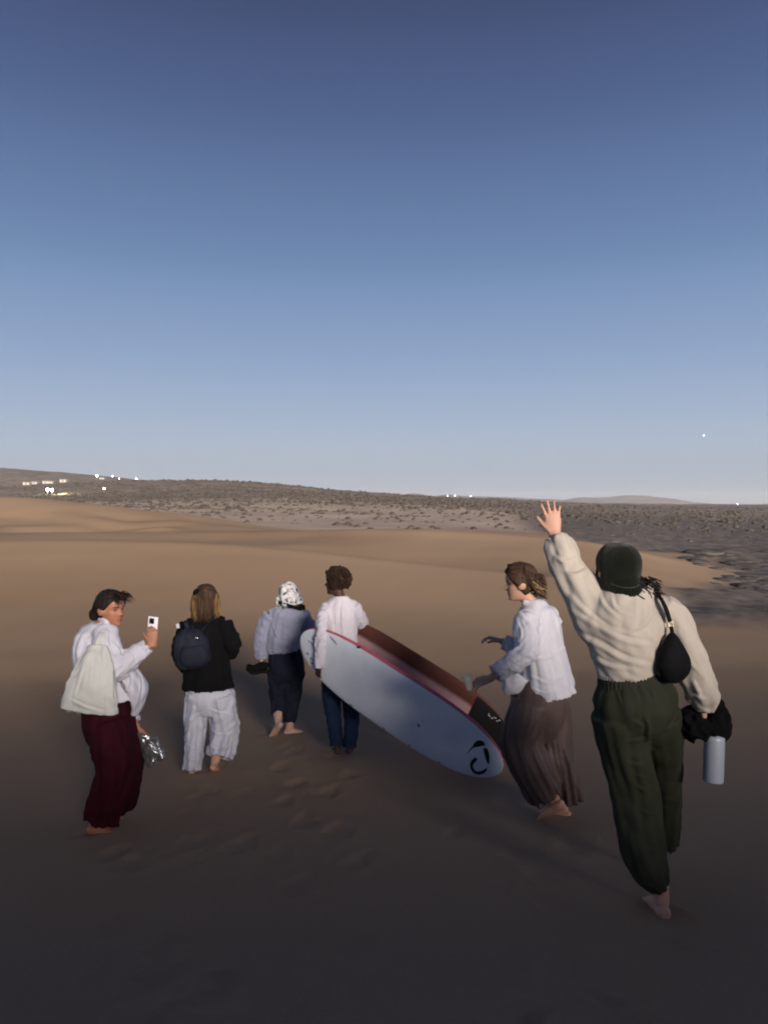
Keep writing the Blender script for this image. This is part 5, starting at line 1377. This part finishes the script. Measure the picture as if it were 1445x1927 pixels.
# ----------------------------------------------------------------- lights of the far settlement
def emit_mat(name, col, strength):
    m, t, b = new_mat(name)
    b.inputs["Base Color"].default_value = (*col, 1); b.inputs["Emission Color"].default_value = (*col, 1); b.inputs["Emission Strength"].default_value = strength
    return m
M_lampw = emit_mat("lamp_cool_white", (.92, 1.0, .96), 14)
M_lampg = emit_mat("floodlight_white", (.86, 1.0, .95), 40)
M_lampwin = emit_mat("lit_window_glass", (.95, .95, .80), .15)
M_pole = simple_mat("galvanised_pole", (.25, .25, .25), .5, .1, 5, 0, metal=.7)
M_housewall = simple_mat("pale_plaster", (.24, .22, .19), .9, .08, .5, 0)
M_houseroof = simple_mat("flat_roof", (.28, .25, .22), .9, .08, .5, 0)
def far_d(px, py, d0, d1=1400):
    d = np.linspace(d0, d1, 900); zz = ground_z((px - CX) / FPX * d, d, False); ray = EYE - (py - HOR) / FPX * d
    k = np.nonzero(ray < zz)[0]
    return float(d[k[0]]) if len(k) else None
def lamp(px, py, d, r, label, mat=None, name="street_lamp"):
    p = P3(px, py, d); gz = float(ground_z(np.array([p.x]), np.array([p.y]), False)[0])
    gz = min(gz, p.z - 3.0)
    b = Vector((p.x, p.y, gz)); o = empty(name, b, label, "lamp", "lamps of the far settlement")
    part_raw("pole", tube([b, (b + p) * .5, p - UP * r * .6], [.14, .11, .09], n=8, seg=1), M_pole, o, b)
    part_raw("lamp_head", ellipsoid(p, (r * .55, r * .55, r * .5), n=14, m=10), mat or M_lampw, o, b)
    return o
lamp(90, 921.5, 400, 1.25, "brighter left lamp of the twin floodlights behind the left dune", M_lampg, "floodlight")
lamp(98.5, 922, 400, 1.15, "right lamp of the twin floodlights behind the left dune", M_lampg, "floodlight")
lamp(25.5, 915, 800, 1.2, "leftmost white lamp below the far left hill")
lamp(183, 895.5, 900, 2.0, "large white lamp on the skyline where the left hill ends")
lamp(212, 896, 900, 1.1, "lamp just right of the large skyline lamp")
lamp(225, 900.5, 900, .8, "fainter low lamp right of the skyline lamps")
lamp(257, 901, 700, .95, "single white lamp on the skyline left of the scrub hill")
lamp(308, 902.5, 700, .55, "tiny lamp farthest right on the left skyline")
lamp(196.5, 919, 400, .75, "lone lamp in the dark field under the skyline")
lamp(842, 932.5, 3000, 2.6, "leftmost of three tiny lamps on the middle horizon")
lamp(856, 932.5, 3000, 2.6, "middle of three tiny lamps on the middle horizon")
lamp(885.5, 933.5, 3000, 2.6, "rightmost of three tiny lamps on the middle horizon")
lamp(1386.5, 949, 2500, 2.8, "left one of two tiny lamps on the right horizon")
lamp(1420, 951, 2500, 3.4, "right one of two tiny lamps on the right horizon")
def house(px, py, d0, w, h, label, lit=True):
    d = far_d(px, py, d0) or d0 + 120
    x = (px - CX) / FPX * d; z = float(ground_z(np.array([x]), np.array([d]), False)[0]) - .4
    b = Vector((x, d, z)); o = empty("house", b, label, "house", "houses of the far settlement")
    X, Y = Vector((1, 0, 0)), Vector((0, 1, 0))
    h *= .7; w *= .8
    wl = part_raw("wall", box_vf(b + UP * h / 2, X, Y, UP, w / 2, w * .4, h / 2), M_housewall, o, b, False)
    part_raw("roof", box_vf(b + UP * (h + .2), X, Y, UP, w / 2 + .25, w * .4 + .25, .2), M_houseroof, o, b, False)
    part_raw("door", box_vf(b + UP * 1.2 - Y * (w * .4 + .03), X, Y, UP, .55, .05, 1.1), M_houseroof, o, b, False)
    for sx in (-.3, .3):
        part_raw("window", box_vf(b + UP * (h * .55) - Y * (w * .4 + .03) + X * w * sx, X, Y, UP, w * .06, .05, h * .13), M_lampwin, o, b, False)
for q in ((52, 912.5, 720, 9, 4, "first pale house right of the leftmost lamp"), (67, 911.5, 720, 8, 4, "second pale house right of the leftmost lamp"), (88, 910.5, 720, 8, 4.5, "pale house above the twin floodlights"),
          (97, 910.5, 720, 6, 4, "small pale house beside the one above the floodlights"), (121, 908, 720, 9, 5, "rightmost pale house on the left slope, above the dark field"), (193, 902, 760, 7, 3, "small house under the large skyline lamp")):
    house(*q)
fl = bpy.data.lights.new("floodlight_beam", 'POINT'); fl.energy = 9000; fl.color = (1.0, .93, .45); fl.shadow_soft_size = 1.0
flo = bpy.data.objects.new("floodlight_beam", fl); link(flo); flo.location = P3(116, 923, 398)

# a tiny bright point low in the sky
st = P3(1323.5, 819.5, 9000)
tag(obj("evening_star", mesh_np("evening_star", *[a if i else np.asarray(a) for i, a in enumerate(ellipsoid((0, 0, 0), (10, 5, 5.5), frame=[Vector((.86, 0, .5)), Vector((0, 1, 0)), Vector((-.5, 0, .86))], n=14, m=10))]), emit_mat("star_light", (.9, 1, 1), 2.2), loc=st),
    "tiny bright point of light low in the sky at right", "star")

# ----------------------------------------------------------------- dusty evening air
bm = bmesh.new(); bmesh.ops.create_cube(bm, size=2)
hz = bpy.data.meshes.new("haze"); bm.to_mesh(hz); bm.free()
mh = bpy.data.materials.new("evening_haze"); mh.use_nodes = True
th = mh.node_tree
for n in list(th.nodes):
    if n.type == 'BSDF_PRINCIPLED': th.nodes.remove(n)
pv = th.nodes.new("ShaderNodeVolumePrincipled")
pv.inputs["Color"].default_value = (.93, .94, .97, 1); pv.inputs["Density"].default_value = 0.00009; pv.inputs["Anisotropy"].default_value = 0.0
th.links.new(pv.outputs[0], [n for n in th.nodes if n.type == 'OUTPUT_MATERIAL'][0].inputs["Volume"])
ho = tag(obj("haze", hz, mh, loc=(0, 2500, 40)), "thin dusty evening air over the whole plain", "haze", kind="stuff")
ho.scale = (4200, 4300, 62)
